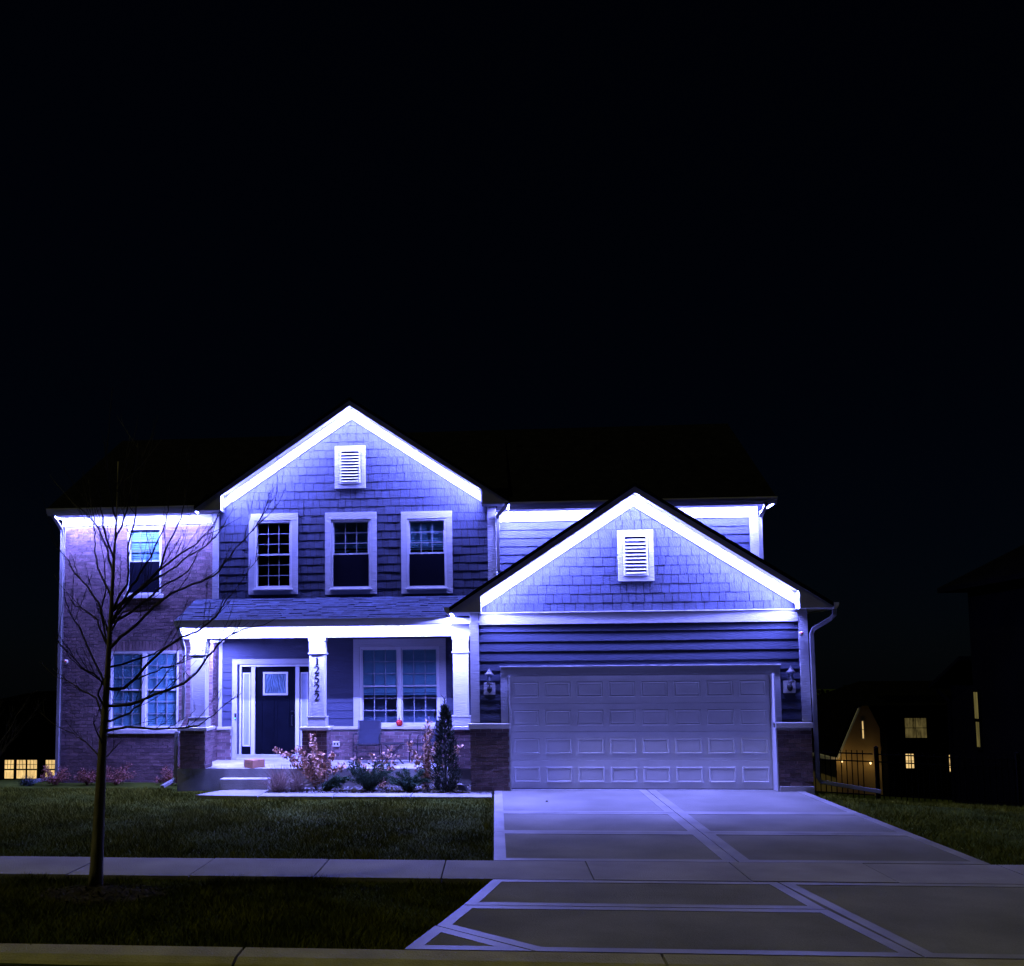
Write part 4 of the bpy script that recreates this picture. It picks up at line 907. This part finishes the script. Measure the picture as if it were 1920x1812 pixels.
# ================================================================== PLANTING BED
bedp = [(-4.62, 19.62), (-0.55, 18.92), (-0.10, 18.84), (-0.10, 19.18), (-0.50, 19.19), (-0.50, 20.39), (-4.62, 20.39)]
bed = MB().add([(x, y, wz(x) - 0.02) for x, y in bedp], [tuple(range(len(bedp)))]).build('gravel_bed', 'mulch'); struct(bed)
gv = MB()
for _ in range(1500):
    x = random.uniform(-4.6, -0.1); y0 = 18.86 + 0.86 * (-0.1 - x) / 5.5; y1 = 20.38 if x < -0.52 else 19.18
    if y1 < y0: continue
    y = random.uniform(y0, y1); r = random.uniform(0.010, 0.024); c = Vector((x, y, wz(x) - 0.015 + r * 0.4)); a = random.uniform(0, 6.28)
    ex, ey = Vector((math.cos(a), math.sin(a), 0)) * r * random.uniform(1, 1.5), Vector((-math.sin(a), math.cos(a), 0)) * r; ez = Vector((0, 0, r * 0.7))
    gv.add([c + ex, c + ey, c - ex, c - ey, c + ez, c - ez], [(0, 1, 4), (1, 2, 4), (2, 3, 4), (3, 0, 4), (1, 0, 5), (2, 1, 5), (3, 2, 5), (0, 3, 5)])
stuff(gv.build('gravel', 'gravel', bed))
def leaf_mesh(name, pts, size, mat, parent, asp=0.55, up=0.0):
    """separate folded leaves at the given points"""
    P = np.asarray(pts, float); n = len(P)
    d = rng.normal(size=(n, 3)); d[:, 2] += up; d /= np.linalg.norm(d, axis=1)[:, None]
    e = np.cross(d, rng.normal(size=(n, 3))); e /= np.linalg.norm(e, axis=1)[:, None]
    s = size * rng.uniform(0.6, 1.3, n)[:, None]
    v = np.stack([P - d * s * 0.5, P + e * s * asp * 0.5, P + d * s * 0.5, P - e * s * asp * 0.5], 1).reshape(-1, 3)
    o = put(name, fast_mesh(name, v, np.arange(4 * n).reshape(-1, 4), mat), parent); return stuff(o)
def stems_from(base, tips, r, mat, parent, sag=0.0, name='stem'):
    pts_all = []
    for t in tips:
        b = Vector(base) + Vector((random.uniform(-0.05, 0.05), random.uniform(-0.05, 0.05), 0)); t = Vector(t)
        m1 = b.lerp(t, 0.4) + Vector((0, 0, (t - b).length * 0.12)); 
        d = dens([b, m1, t], 4, 0.006)
        MB().tube(d, [r * (1 - 0.7 * i / (len(d) - 1)) for i in range(len(d))], 5).build(name, mat, parent)
        pts_all.append(d)
    return pts_all
def dry_shrub(base, tips, label, leafmat='dryleaf', nleaf=60, lsize=0.055, group=None, start=0.35):
    o = empty('dry_shrub', base); tag(o, label, 'shrub', group)
    ps_ = stems_from(base, tips, 0.006, 'twig', o); pts = []
    for d in ps_:
        for _ in range(nleaf):
            t = random.uniform(start, 1); k = t * (len(d) - 1); i = min(int(k), len(d) - 2); p = d[i].lerp(d[i + 1], k - i)
            pts.append(p + Vector((random.gauss(0, 0.035), random.gauss(0, 0.035), random.gauss(0, 0.03))))
    leaf_mesh('leaves', pts, lsize, leafmat, o, 0.6); return o
dry_shrub((-3.66, 19.98, -0.10), [(-4.50, 19.95, 0.74), (-4.25, 20.0, 0.66), (-4.05, 20.1, 0.70), (-3.95, 19.8, 0.78), (-3.72, 20.0, 1.02), (-3.55, 20.1, 0.66), (-3.62, 19.8, 0.85), (-3.35, 19.9, 0.42), (-3.85, 19.8, 0.40), (-4.1, 19.9, 0.45), (-3.5, 19.7, 0.35), (-3.3, 20.0, 0.62), (-3.05, 19.9, 0.42)],
          'tall dry shrub with curled tan leaves in front of the porch middle pier', nleaf=105, lsize=0.075, start=0.3)
dry_shrub((-1.38, 19.75, -0.05), [(-1.33, 19.75, 1.33), (-1.42, 19.8, 1.10), (-1.28, 19.7, 1.12), (-1.36, 19.7, 0.80), (-1.45, 19.7, 0.60), (-1.25, 19.75, 0.70), (-1.72, 19.7, 0.86), (-1.62, 19.8, 0.60), (-1.15, 19.9, 0.9), (-0.72, 19.85, 0.82), (-0.75, 19.9, 0.65), (-1.38, 19.65, 0.35)],
          'tall narrow dry shrub with orange-tan leaves beside the evergreen column', nleaf=100, lsize=0.07, start=0.2)
dry_shrub((-2.35, 20.1, -0.08), [(-2.95, 20.15, 0.55), (-2.80, 20.1, 0.45), (-2.55, 20.2, 0.62), (-2.30, 20.1, 0.66), (-2.10, 20.15, 0.75), (-1.95, 20.0, 0.62), (-2.05, 20.0, 0.42), (-2.4, 19.9, 0.35), (-2.15, 19.8, 0.15), (-2.22, 19.75, 0.02)],
          'pale dry shrub with withered flower heads between the two junipers', nleaf=42, lsize=0.068, start=0.4)
def juniper(base, reach, height, label, n=46, lean=0.0, group='low junipers in the bed'):
    o = empty('juniper', base); tag(o, label, 'shrub', group); tips = []
    for k in range(n):
        a = 2 * math.pi * k / n + random.uniform(-0.15, 0.15); e = random.uniform(0.35, 1.0)
        rr = reach * (0.45 + 0.55 * math.sqrt(max(0, 1 - (e - 0.45) ** 2 * 1.6))) * random.uniform(0.7, 1.05)
        tips.append((base[0] + rr * math.cos(a) + lean * e, base[1] + rr * 0.55 * math.sin(a), base[2] + height * e))
    pts = []; 
    mb = MB()
    for t in tips:
        b = Vector(base); t = Vector(t); d = dens([b, b.lerp(t, 0.5) + Vector((0, 0, 0.06)), t], 6, 0.004)
        mb.tube(d, [0.005 * (1 - 0.8 * i / (len(d) - 1)) for i in range(len(d))], 4)
        for i in range(2, len(d)):
            for _ in range(26):
                q = d[i] + Vector((random.gauss(0, 0.026), random.gauss(0, 0.026), random.gauss(0, 0.02)))
                pts.append((q, (d[i] - d[i - 1]).normalized()))
    stuff(mb.build('branches', 'twig', o))
    v = []
    for q, t in pts:
        dd = (t + Vector((random.gauss(0, 0.45), random.gauss(0, 0.45), random.gauss(0, 0.4)))).normalized() * random.uniform(0.03, 0.07); s = dd.cross(Vector((random.gauss(0, 1), random.gauss(0, 1), random.gauss(0, 1)))).normalized() * 0.006
        v += [q - s, q + s, q + dd]
    stuff(put('needles', fast_mesh('needles', np.array([tuple(p) for p in v]), np.arange(len(v)).reshape(-1, 3), 'juniper'), o)); return o
juniper((-2.52, 19.62, -0.08), 0.46, 0.60, 'dark spreading juniper below the left patio chair', 26)
juniper((-1.72, 19.45, -0.06), 0.40, 0.42, 'dark spreading juniper below the folding table', 22)
juniper((-3.42, 19.72, -0.09), 0.18, 0.30, 'dark juniper leaning right from under the tan-leaved shrub', 14, lean=0.42)
# columnar arborvitae
AR = empty('arborvitae', (-0.98, 19.25, -0.05)); tag(AR, 'slim dark columnar evergreen by the garage corner', 'tree')
MB().tube([(-0.98, 19.25, -0.1), (-0.99, 19.25, 0.8), (-1.0, 19.25, 1.78)], [0.025, 0.016, 0.003], 8).build('trunk', 'twig', AR)
v = []
for k in range(4000):
    t = random.random() ** 1.15; zz = -0.02 + 1.62 * t
    R_ = 0.265 * (1 - t) ** 0.62 * (0.55 + 0.45 * min(1, t / 0.16)) + 0.012
    if t > 0.78: R_ *= 0.75 + 0.5 * math.sin(zz * 40) ** 2
    a = random.uniform(0, 2 * math.pi); lump = 1 + 0.16 * math.sin(a * 5 + zz * 9) + 0.10 * math.sin(zz * 23 + a * 2)
    r = R_ * lump * random.uniform(0.45, 1.12)
    q = Vector((-0.985 + r * math.cos(a), 19.25 + r * math.sin(a) * 0.9, zz)); out = Vector((math.cos(a) * 0.5, math.sin(a) * 0.5, 0.9)) + Vector((random.gauss(0, 0.3), random.gauss(0, 0.3), random.gauss(0, 0.25)))
    dd = out.normalized() * random.uniform(0.04, 0.09); s = dd.cross(Vector((random.gauss(0, 1), random.gauss(0, 1), 0.3))).normalized() * random.uniform(0.006, 0.012)
    v += [q - s, q + s, q + dd + s * 0.3, q + dd - s * 0.3]
for k in range(26):                                      # ragged leader shoots
    zz = random.uniform(1.42, 1.78); a = random.uniform(0, 6.28); q = Vector((-0.995, 19.25, zz)); dd = Vector((math.cos(a), math.sin(a), 1.1)).normalized() * random.uniform(0.05, 0.12); s = dd.cross(Vector((0, 1, 0.1))).normalized() * 0.008
    v += [q - s, q + s, q + dd + s * 0.2, q + dd - s * 0.2]
stuff(put('crown', fast_mesh('crown', np.array([tuple(p) for p in v]), np.arange(len(v)).reshape(-1, 4), 'arbor'), AR))
# ornamental grass clumps and russet shrubs
def clump(base, reach, height, n, mat, label, name='grass_clump', cat='shrub', group=None, width=0.004):
    o = empty(name, base); tag(o, label, cat, group); v = []
    for k in range(n):
        a = random.uniform(0, 2 * math.pi); e = random.random(); rr = reach * (0.2 + 0.8 * e) ; hh = height * (1 - 0.55 * e * e) * random.uniform(0.35, 1.1)
        b = Vector(base) + Vector((random.gauss(0, 0.06), random.gauss(0, 0.04), 0)); m_ = b + Vector((rr * 0.4 * math.cos(a), rr * 0.3 * math.sin(a), hh * 0.65)); t = b + Vector((rr * math.cos(a), rr * 0.6 * math.sin(a), hh))
        s = Vector((-math.sin(a), 0.3, math.cos(a) * 0.2)).normalized() * width
        v += [b - s, b + s, m_ + s, m_ - s, m_ - s, m_ + s, t + s * 0.3, t - s * 0.3]
    stuff(put('blades', fast_mesh('blades', np.array([tuple(p) for p in v]), np.arange(len(v)).reshape(-1, 4), mat), o)); 
    MB().lathe([(0.0, -0.06), (0.06, -0.05), (0.07, 0.0), (0.03, 0.03), (0, 0.035)], base, 10).build('crown_tuft', mat, o)
    return o
clump((-4.36, 19.75, -0.10), 0.62, 0.52, 330, 'drygrass', 'low pinkish dry grass clump beside the porch step')
clump((-3.98, 19.78, -0.10), 0.50, 0.50, 200, 'drygrass', 'thin pale dry grass clump under the tan-leaved shrub')
for (x, y, rr, hh, lab, mt) in ((-9.75, 21.42, 0.36, 0.36, 'russet shrub at the left corner of the brick wall', 'redleaf'), (-9.05, 21.45, 0.30, 0.26, 'low russet shrub against the brick wall left of the tree trunk', 'redleaf'),
                                (-8.38, 21.45, 0.46, 0.42, 'widest russet shrub below the big left window', 'redleaf'), (-7.12, 21.42, 0.32, 0.36, 'russet shrub beside the white downspout outlet', 'redleaf')):
    z = lz(x, y) - 0.05; o = empty('russet_shrub', (x, y, z)); tag(o, lab, 'shrub', 'russet shrubs along the brick wall'); pts = []; mb = MB()
    for k in range(40):
        a = random.uniform(0, 6.28); e = random.uniform(0.1, 1); t = Vector((x + rr * math.cos(a) * (1.1 - 0.5 * e), y + 0.6 * rr * math.sin(a), z + hh * e + 0.05)); b = Vector((x, y, z))
        d = dens([b, b.lerp(t, 0.5) + Vector((0, 0, 0.04)), t], 5, 0.006); mb.tube(d, 0.0035, 4)
        for i in range(3, len(d)):
            for _ in range(4): pts.append(d[i] + Vector((random.gauss(0, 0.03), random.gauss(0, 0.03), random.gauss(0, 0.03))))
    stuff(mb.build('branches', 'redleaf', o)); leaf_mesh('leaves', pts, 0.038, mt, o, 0.55)
z = lz(-10.35, 21.2) - 0.05
clump((-10.35, 21.3, z), 0.30, 0.22, 260, 'bluebush', 'low blue-green plant left of the house corner', name='low_plant')

# ================================================================== THINGS ON THE PORCH
def chair(loc, rz, label):
    o = empty('patio_chair', loc, True); o.rotation_euler = (0, 0, rz); tag(o, label, 'chair', 'patio chairs on the porch')
    mb = MB(); n = 8; vs_ = []
    for i in range(n + 1):                              # sling back, gently curved, 4 mm thick
        t = i / n; z = 0.40 + 0.50 * t; y = 0.20 + 0.16 * t + 0.03 * math.sin(t * 3.1)
        for x in (-0.235, 0.235): vs_ += [(x, y, z), (x, y + 0.008, z)]
    fs_ = []
    for i in range(n):
        a = i * 4; fs_ += [(a, a + 2, a + 6, a + 4), (a + 3, a + 1, a + 5, a + 7), (a + 1, a, a + 4, a + 5), (a + 2, a + 3, a + 7, a + 6)]
    fs_ += [(0, 1, 3, 2), (n * 4 + 2, n * 4 + 3, n * 4 + 1, n * 4)]
    mb.add(vs_, fs_).build('backrest', 'sling', o, smooth=False)
    vs_ = []
    for i in range(n + 1):
        t = i / n; y = -0.25 + 0.46 * t; z = 0.42 - 0.025 * math.sin(t * 3.1) - 0.03 * t
        for x in (-0.235, 0.235): vs_ += [(x, y, z), (x, y, z - 0.008)]
    MB().add(vs_, fs_).build('seat', 'sling', o)
    for s in (-1, 1):
        x = s * 0.25
        MB().tube([(x, 0.20, 0.40), (x, 0.28, 0.62), (x, 0.37, 0.905)], 0.011, 8).build('back_rail', 'black', o)
        MB().tube([(x, -0.26, 0.42), (x, 0.20, 0.39)], 0.011, 8).build('seat_rail', 'black', o)
        MB().tube([(s * 0.285, -0.26, 0.0), (s * 0.285, -0.25, 0.45), (s * 0.285, -0.24, 0.60), (s * 0.285, -0.20, 0.635), (s * 0.285, 0.20, 0.62), (s * 0.26, 0.285, 0.60)], 0.012, 8).build('arm_and_front_leg', 'black', o)
        MB().tube([(s * 0.285, 0.33, 0.0), (s * 0.27, 0.20, 0.38), (s * 0.25, 0.19, 0.41)], 0.012, 8).build('leg', 'black', o)
        MB().tube([(s * 0.285, -0.24, 0.40), (x, -0.24, 0.415)], 0.009, 6).build('bracket', 'black', o)
    MB().tube([(-0.285, -0.25, 0.27), (0, -0.25, 0.265), (0.285, -0.25, 0.27)], 0.010, 8).build('stretcher', 'black', o)
    MB().tube([(-0.25, -0.26, 0.42), (0, -0.265, 0.40), (0.25, -0.26, 0.42)], 0.010, 8).build('stretcher', 'black', o)
    MB().tube([(-0.28, 0.30, 0.10), (0.28, 0.30, 0.10)], 0.010, 8).build('stretcher', 'black', o)
    return o
chair((-2.80, 21.62, 0.30), 0.0, 'blue sling patio chair facing the street under the porch window')
chair((-1.55, 21.55, 0.30), math.radians(-68), 'blue sling patio chair turned sideways behind the orange-tan shrub')
o = empty('folding_table', (-2.22, 21.45, 0.30), True); o.rotation_euler = (0, 0, 0.15); tag(o, 'small black folding table with crossed legs between the patio chairs', 'table')
MB().add(*(lambda: (lambda m: (m.v, m.f))(MB().box(-0.24, 0.24, -0.2, 0.2, 0.415, 0.435)))()).build('table_top', 'black', o, bevel=0.004)
for s in (-1, 1):
    MB().tube([(-0.21, s * 0.17, 0.0), (0.19, s * 0.17, 0.415)], 0.010, 8).build('leg', 'black', o); MB().tube([(0.21, s * 0.15, 0.0), (-0.19, s * 0.15, 0.415)], 0.010, 8).build('leg', 'black', o)
MB().tube([(-0.21, -0.17, 0.02), (-0.21, 0.17, 0.02)], 0.008, 6).build('stretcher', 'black', o); MB().tube([(0.21, -0.15, 0.02), (0.21, 0.15, 0.02)], 0.008, 6).build('stretcher', 'black', o)
o = empty('parcel', (-5.05, 20.60, 0.302), True); o.rotation_euler = (0, 0, math.radians(-34)); tag(o, 'brown cardboard parcel left on the porch before the front door', 'parcel')
MB().box(-0.135, 0.135, -0.19, 0.15, 0.0, 0.165).build('carton', 'card', o, bevel=0.004)
MB().box(-0.137, 0.137, -0.045, 0.005, 0.128, 0.1665).build('tape', 'tape', o); MB().box(-0.08, 0.05, -0.1915, -0.1902, 0.075, 0.10).build('printed_strip', 'tape', o)
o = empty('red_ornament', (-2.165, 22.275, 1.052), True); tag(o, 'shiny red glass ball with a pointed tip on the porch window sill', 'ornament')
MB().lathe([(0.0, 0.0), (0.035, 0.004), (0.066, 0.028), (0.078, 0.07), (0.070, 0.11), (0.045, 0.138), (0.016, 0.150), (0.0, 0.152)], (0, 0, 0), 24).build('ball', 'red', o, smooth=True)
MB().tube([(0, 0, 0.148), (-0.008, 0, 0.19), (-0.022, 0, 0.235)], [0.014, 0.009, 0.002], 8).build('tip', 'sling', o, smooth=True)
o = empty('garden_spotlight', (-0.66, 19.1, -0.04), True); tag(o, 'small black garden spotlight on the gravel by the garage brickwork', 'garden light')
MB().tube([(0, 0, -0.06), (0, 0, 0.08)], 0.008, 6).build('stake', 'black', o)
MB().add([(-0.07, -0.08, 0.06), (0.10, -0.08, 0.05), (0.12, 0.08, 0.06), (-0.05, 0.08, 0.07), (-0.09, -0.06, 0.16), (0.04, -0.06, 0.15), (0.06, 0.06, 0.16), (-0.07, 0.06, 0.17)], [(0, 3, 2, 1), (4, 5, 6, 7), (0, 1, 5, 4), (1, 2, 6, 5), (2, 3, 7, 6), (3, 0, 4, 7)]).build('housing', 'black', o, bevel=0.008)
MB().box(-0.095, 0.0, -0.064, 0.02, 0.168, 0.176).build('panel', 'offwhite', o)
# fallen leaves along the gutter of the road
for k, (x, y, s, lab) in enumerate(((-3.62, 7.76, 0.040, 'pale fallen leaf on the road edge, leftmost of the kerb leaves'), (-2.95, 7.75, 0.030, 'curled fallen leaf on the road edge just left of the kerb crack'), (-2.72, 7.77, 0.024, 'tiny fallen leaf on the road edge below the kerb crack'),
                                    (-2.38, 7.76, 0.032, 'crumpled fallen leaf on the road edge right of the kerb crack'), (-2.0, 7.77, 0.036, 'long fallen leaf on the road edge by the kerb joint'))):
    o = MB().add([(-s, 0, 0.003), (-s * 0.3, -s * 0.45, 0.012), (s * 0.6, -s * 0.25, 0.004), (s, 0.1 * s, 0.016), (s * 0.4, s * 0.5, 0.010), (-s * 0.4, s * 0.45, 0.016), (0, 0, 0.004)], [(0, 1, 6), (1, 2, 6), (2, 3, 6), (3, 4, 6), (4, 5, 6), (5, 0, 6)]).build('fallen_leaf', 'dryleaf')
    o.location = (x, y, -0.147); o.rotation_euler = (0, 0, k * 1.3); tag(o, lab, 'leaf', 'fallen leaves by the kerb')
st = MB().lathe([(0, 0), (0.02, 0.002), (0.024, 0.012), (0.012, 0.022), (0, 0.024)], (0, 0, 0), 8).build('pebble', 'mulch'); st.location = (0.86, 17.6, 0.0); tag(st, 'dark pebble on the driveway near the garage door', 'pebble')

# ================================================================== NEIGHBOURS
def nwin(parent, x0, x1, z0, z1, Y, mat, cols=2, rows=2, axis='y', frame='nwall'):
    """lit window with frame, pane and muntins; axis 'x' puts it on a wall facing -X at X = Y"""
    def bx(mb, a, b, c, d, f0, f1): return mb.box(a, b, Y + f0, Y + f1, c, d) if axis == 'y' else mb.box(Y + f0, Y + f1, a, b, c, d)
    w = MB(); t = 0.05
    for a, b, c, d in ((x0 - t, x1 + t, z1, z1 + t), (x0 - t, x1 + t, z0 - t, z0), (x0 - t, x0, z0, z1), (x1, x1 + t, z0, z1)): bx(w, a, b, c, d, -0.05, 0.0)
    w = w.build('window', frame, parent)
    cw, ch = (x1 - x0) / cols, (z1 - z0) / rows
    for i in range(cols):
        for j in range(rows): bx(MB(), x0 + cw * i + 0.012, x0 + cw * (i + 1) - 0.012, z0 + ch * j + 0.012, z0 + ch * (j + 1) - 0.012, -0.03, -0.02).build('pane', mat, w)
    for i in range(1, cols): bx(MB(), x0 + cw * i - 0.012, x0 + cw * i + 0.012, z0, z1, -0.042, -0.012).build('muntin', frame, w)
    for j in range(1, rows): bx(MB(), x0, x1, z0 + ch * j - 0.015, z0 + ch * j + 0.015, -0.045, -0.010).build('muntin', frame, w)
    return w
# right-hand neighbour: two storeys with a lower rear wing
NR = empty('neighbour_house', (14, 20, -1.3)); tag(NR, 'unlit dark house at the right edge with one tall dim window', 'house')
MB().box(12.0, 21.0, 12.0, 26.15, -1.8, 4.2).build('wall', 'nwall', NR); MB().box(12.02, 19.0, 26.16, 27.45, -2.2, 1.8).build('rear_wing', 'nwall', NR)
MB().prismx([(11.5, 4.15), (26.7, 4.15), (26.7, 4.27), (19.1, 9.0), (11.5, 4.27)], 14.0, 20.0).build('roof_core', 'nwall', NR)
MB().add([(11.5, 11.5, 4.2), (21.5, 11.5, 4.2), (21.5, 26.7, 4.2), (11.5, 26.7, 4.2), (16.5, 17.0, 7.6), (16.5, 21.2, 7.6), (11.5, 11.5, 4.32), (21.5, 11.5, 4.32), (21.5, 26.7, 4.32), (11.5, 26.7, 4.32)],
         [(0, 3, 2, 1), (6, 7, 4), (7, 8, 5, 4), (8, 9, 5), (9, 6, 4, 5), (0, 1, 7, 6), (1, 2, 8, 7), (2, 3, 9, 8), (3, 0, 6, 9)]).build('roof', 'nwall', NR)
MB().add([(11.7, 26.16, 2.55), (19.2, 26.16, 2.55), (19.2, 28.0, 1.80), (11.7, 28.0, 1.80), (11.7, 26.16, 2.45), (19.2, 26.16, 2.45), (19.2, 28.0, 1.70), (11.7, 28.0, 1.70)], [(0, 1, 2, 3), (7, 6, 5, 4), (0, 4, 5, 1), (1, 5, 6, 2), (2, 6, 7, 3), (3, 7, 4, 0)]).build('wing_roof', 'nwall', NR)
MB().sweep([(11.72, 27.5, 1.70), (11.75, 27.5, 1.60), (11.95, 27.46, 1.40), (11.97, 27.46, 1.3), (11.97, 27.46, -1.5)], 0.08, 0.07).build('downspout', 'nwall', NR)
nwin(NR, 25.83, 26.08, 0.98, 1.66, 11.995, 'lit2', 1, 1, 'x'); nwin(NR, 25.83, 26.05, 0.28, 0.92, 11.995, 'lit2', 1, 1, 'x')
# far house behind the right garden, gable wall lit by its own lamps
FH = empty('far_house', (20, 55, -4.6)); tag(FH, 'distant house behind the iron fence with a lamplit tan gable wall', 'house')
MB().prism([(18.05, -5.2), (20.36, -5.2), (20.36, -0.95), (19.75, 0.40), (19.25, 0.15), (18.05, -2.35)], 55.0, 63.0).build('gable_wall', 'ochre', FH)
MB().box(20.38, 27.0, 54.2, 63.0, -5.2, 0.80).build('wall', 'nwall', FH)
MB().prism([(17.72, -2.62), (17.95, -2.62), (19.20, 0.12), (19.75, 0.42), (19.1, 0.42)], 54.75, 63.2).build('sloped_roof', 'nwall', FH)
MB().prism([(17.98, -2.52), (18.06, -2.50), (19.30, 0.16), (19.22, 0.20)], 54.60, 54.74).build('rake_board', 'offwhite', FH)
MB().box(17.55, 17.95, 54.6, 63, -2.60, -2.44).build('gutter', 'offwhite', FH)
MB().add([(19.1, 53.7, 0.30), (27.5, 53.7, 0.30), (27.5, 63.5, 0.30), (19.1, 63.5, 0.30), (20.7, 58.6, 1.5), (26.0, 58.6, 1.5)], [(0, 3, 2, 1), (0, 1, 5, 4), (1, 2, 5), (2, 3, 4, 5), (3, 0, 4)]).build('roof', 'nwall', FH)
nwin(FH, 21.33, 22.42, -1.41, -0.37, 54.19, 'litblind', 2, 2); nwin(FH, 21.28, 21.70, -2.98, -2.22, 54.19, 'lit', 3, 2); nwin(FH, 23.45, 23.70, -3.15, -2.28, 54.19, 'lit', 2, 4); nwin(FH, 19.44, 19.52, -1.49, -0.56, 54.99, 'lit', 1, 2, frame='offwhite')
for (x, z) in ((19.75, -2.85), (18.28, -2.75)):
    lm = MB().lathe([(0.0, 0), (0.03, 0.02), (0.045, 0.08), (0.03, 0.13), (0.0, 0.15)], (x, 54.85, z), 10).build('wall_lamp', 'lamp', FH)
    pl = bpy.data.lights.new('lamp_light', 'POINT'); pl.energy = 6; pl.color = (1.0, 0.68, 0.28); pl.shadow_soft_size = 0.1
    po = bpy.data.objects.new('lamp_light', pl); COL.objects.link(po); po.location = (x, 54.35, z + 0.1) ; po.parent = FH; po.location = Vector((x, 54.35, z + 0.1)) - FH.location
# left distant house with lit windows
LH = empty('distant_house', (-32, 65, -5.6)); tag(LH, 'distant dark house at the left edge with a row of warm lit windows', 'house')
MB().box(-42, -27.5, 65, 74, -6.5, -1.2).build('wall', 'nwall', LH)
MB().prism([(-42.5, -1.25), (-27.0, -1.25), (-29.0, 1.1), (-31, 1.1)], 64.5, 74.5).build('roof', 'nwall', LH)
for a, b in ((-33.17, -32.52), (-32.33, -31.69), (-31.58, -30.90), (-30.30, -29.64)): nwin(LH, a, b, -4.10, -3.49, 64.99, 'lit', 3, 2); nwin(LH, a, b, -4.75, -4.17, 64.99, 'lit', 1, 1)
# iron fence on the right
def fence(p0, p1, label, h=1.05, step=0.11):
    p0, p1 = Vector(p0), Vector(p1); L = (p1 - p0).length; o = empty('iron_fence', p0); tag(o, label, 'fence'); d = (p1 - p0) / L
    Z = lambda q: lz(q.x, q.y) - 0.05
    n = int(L / step)
    for zz in (0.12, 0.82, 0.98):
        pts = [p0 + d * (L * k / 8) for k in range(9)]; MB().sweep([(q.x, q.y, Z(q) + zz) for q in pts], 0.025, 0.03).build('rail', 'iron', o)
    for k in range(1, n):
        q = p0 + d * (k * step); MB().box(q.x - 0.008, q.x + 0.008, q.y - 0.008, q.y + 0.008, Z(q) + 0.03, Z(q) + h).build('picket', 'iron', o)
    for k in range(int(L / 2.6) + 1):
        q = p0 + d * min(L, k * 2.6); b = MB().box(q.x - 0.035, q.x + 0.035, q.y - 0.035, q.y + 0.035, Z(q) - 0.1, Z(q) + h + 0.06).build('post', 'iron', o); MB().lathe([(0.05, 0), (0.05, 0.015), (0.02, 0.04), (0, 0.045)], (q.x, q.y, Z(q) + h + 0.061), 8).build('post_cap', 'iron', b)
fence((5.95, 23.3, 0), (7.98, 22.02, 0), 'short black iron fence between the garage side and the gate post')
fence((8.05, 22.0, 0), (11.9, 20.9, 0), 'black iron fence from the gate post to the right-hand neighbour')
# trees far behind
def far_tree(x, y, z, h, r, label, n=2600):
    o = empty('far_tree', (x, y, z)); tag(o, label, 'tree', 'trees far behind the gardens')
    MB().tube([(x, y, z - 0.3), (x + 0.1, y, z + h * 0.4), (x, y, z + h * 0.75)], [0.22, 0.16, 0.06], 8).build('trunk', 'darkleaf', o); pts = []
    while len(pts) < n:
        q = rng.normal(size=3); q /= np.linalg.norm(q); k = rng.uniform(0.3, 1) ** 0.4; lump = 1 + 0.22 * math.sin(q[0] * 7 + q[2] * 5) + 0.15 * math.sin(q[1] * 9)
        pts.append((x + q[0] * r * k * lump, y + q[1] * r * k * lump, z + h * 0.62 + q[2] * h * 0.4 * k * lump))
    leaf_mesh('crown', pts, 0.35, 'darkleaf', o, 0.7)
far_tree(27.6, 84, -7.0, 7.2, 2.6, 'round dark far tree left of the lamplit house'); far_tree(24.2, 86, -7.2, 5.0, 3.4, 'low dark far tree beside the garage downspout'); far_tree(-34, 92, -8.5, 10, 5, 'dark far tree behind the distant left house')
# bare garden tree on the left
BT = empty('bare_garden_tree', (-20.2, 38.5, lz(-20.2, 38.5))); tag(BT, 'faint bare twiggy tree in the garden at the far left', 'tree')
b0 = Vector((-20.2, 38.5, lz(-20.2, 38.5) - 0.1)); trunk_pts = [b0, b0 + Vector((0.05, 0, 0.9)), b0 + Vector((0.1, 0, 1.6))]
MB().tube(trunk_pts, [0.07, 0.05, 0.04], 8).build('trunk', 'twig', BT)
for k in range(16):
    a = k * 2.4; e = random.uniform(0.45, 1.0); ln = random.uniform(1.4, 2.6); st_ = b0 + Vector((0.05, 0, random.uniform(0.5, 1.6))); dirv = Vector((math.cos(a) * 0.55, math.sin(a) * 0.4, e)).normalized()
    d = dens([st_, st_ + dirv * ln * 0.5 + Vector((0, 0, 0.08)), st_ + dirv * ln + Vector((0, 0, 0.25))], 4, 0.02)
    br = MB().tube(d, [0.022 * (1 - 0.85 * i / (len(d) - 1)) for i in range(len(d))], 5).build('branch', 'twig', BT); tw = MB()
    for _ in range(14):
        i = random.randint(2, len(d) - 1); v_ = (dirv + Vector((random.uniform(-1, 1), random.uniform(-1, 1), random.uniform(-0.2, 0.8)))).normalized() * random.uniform(0.2, 0.6); tw.tube([d[i], d[i] + v_ * 0.5, d[i] + v_], [0.006, 0.005, 0.003], 4)
    stuff(tw.build('twigs', 'twig', br))
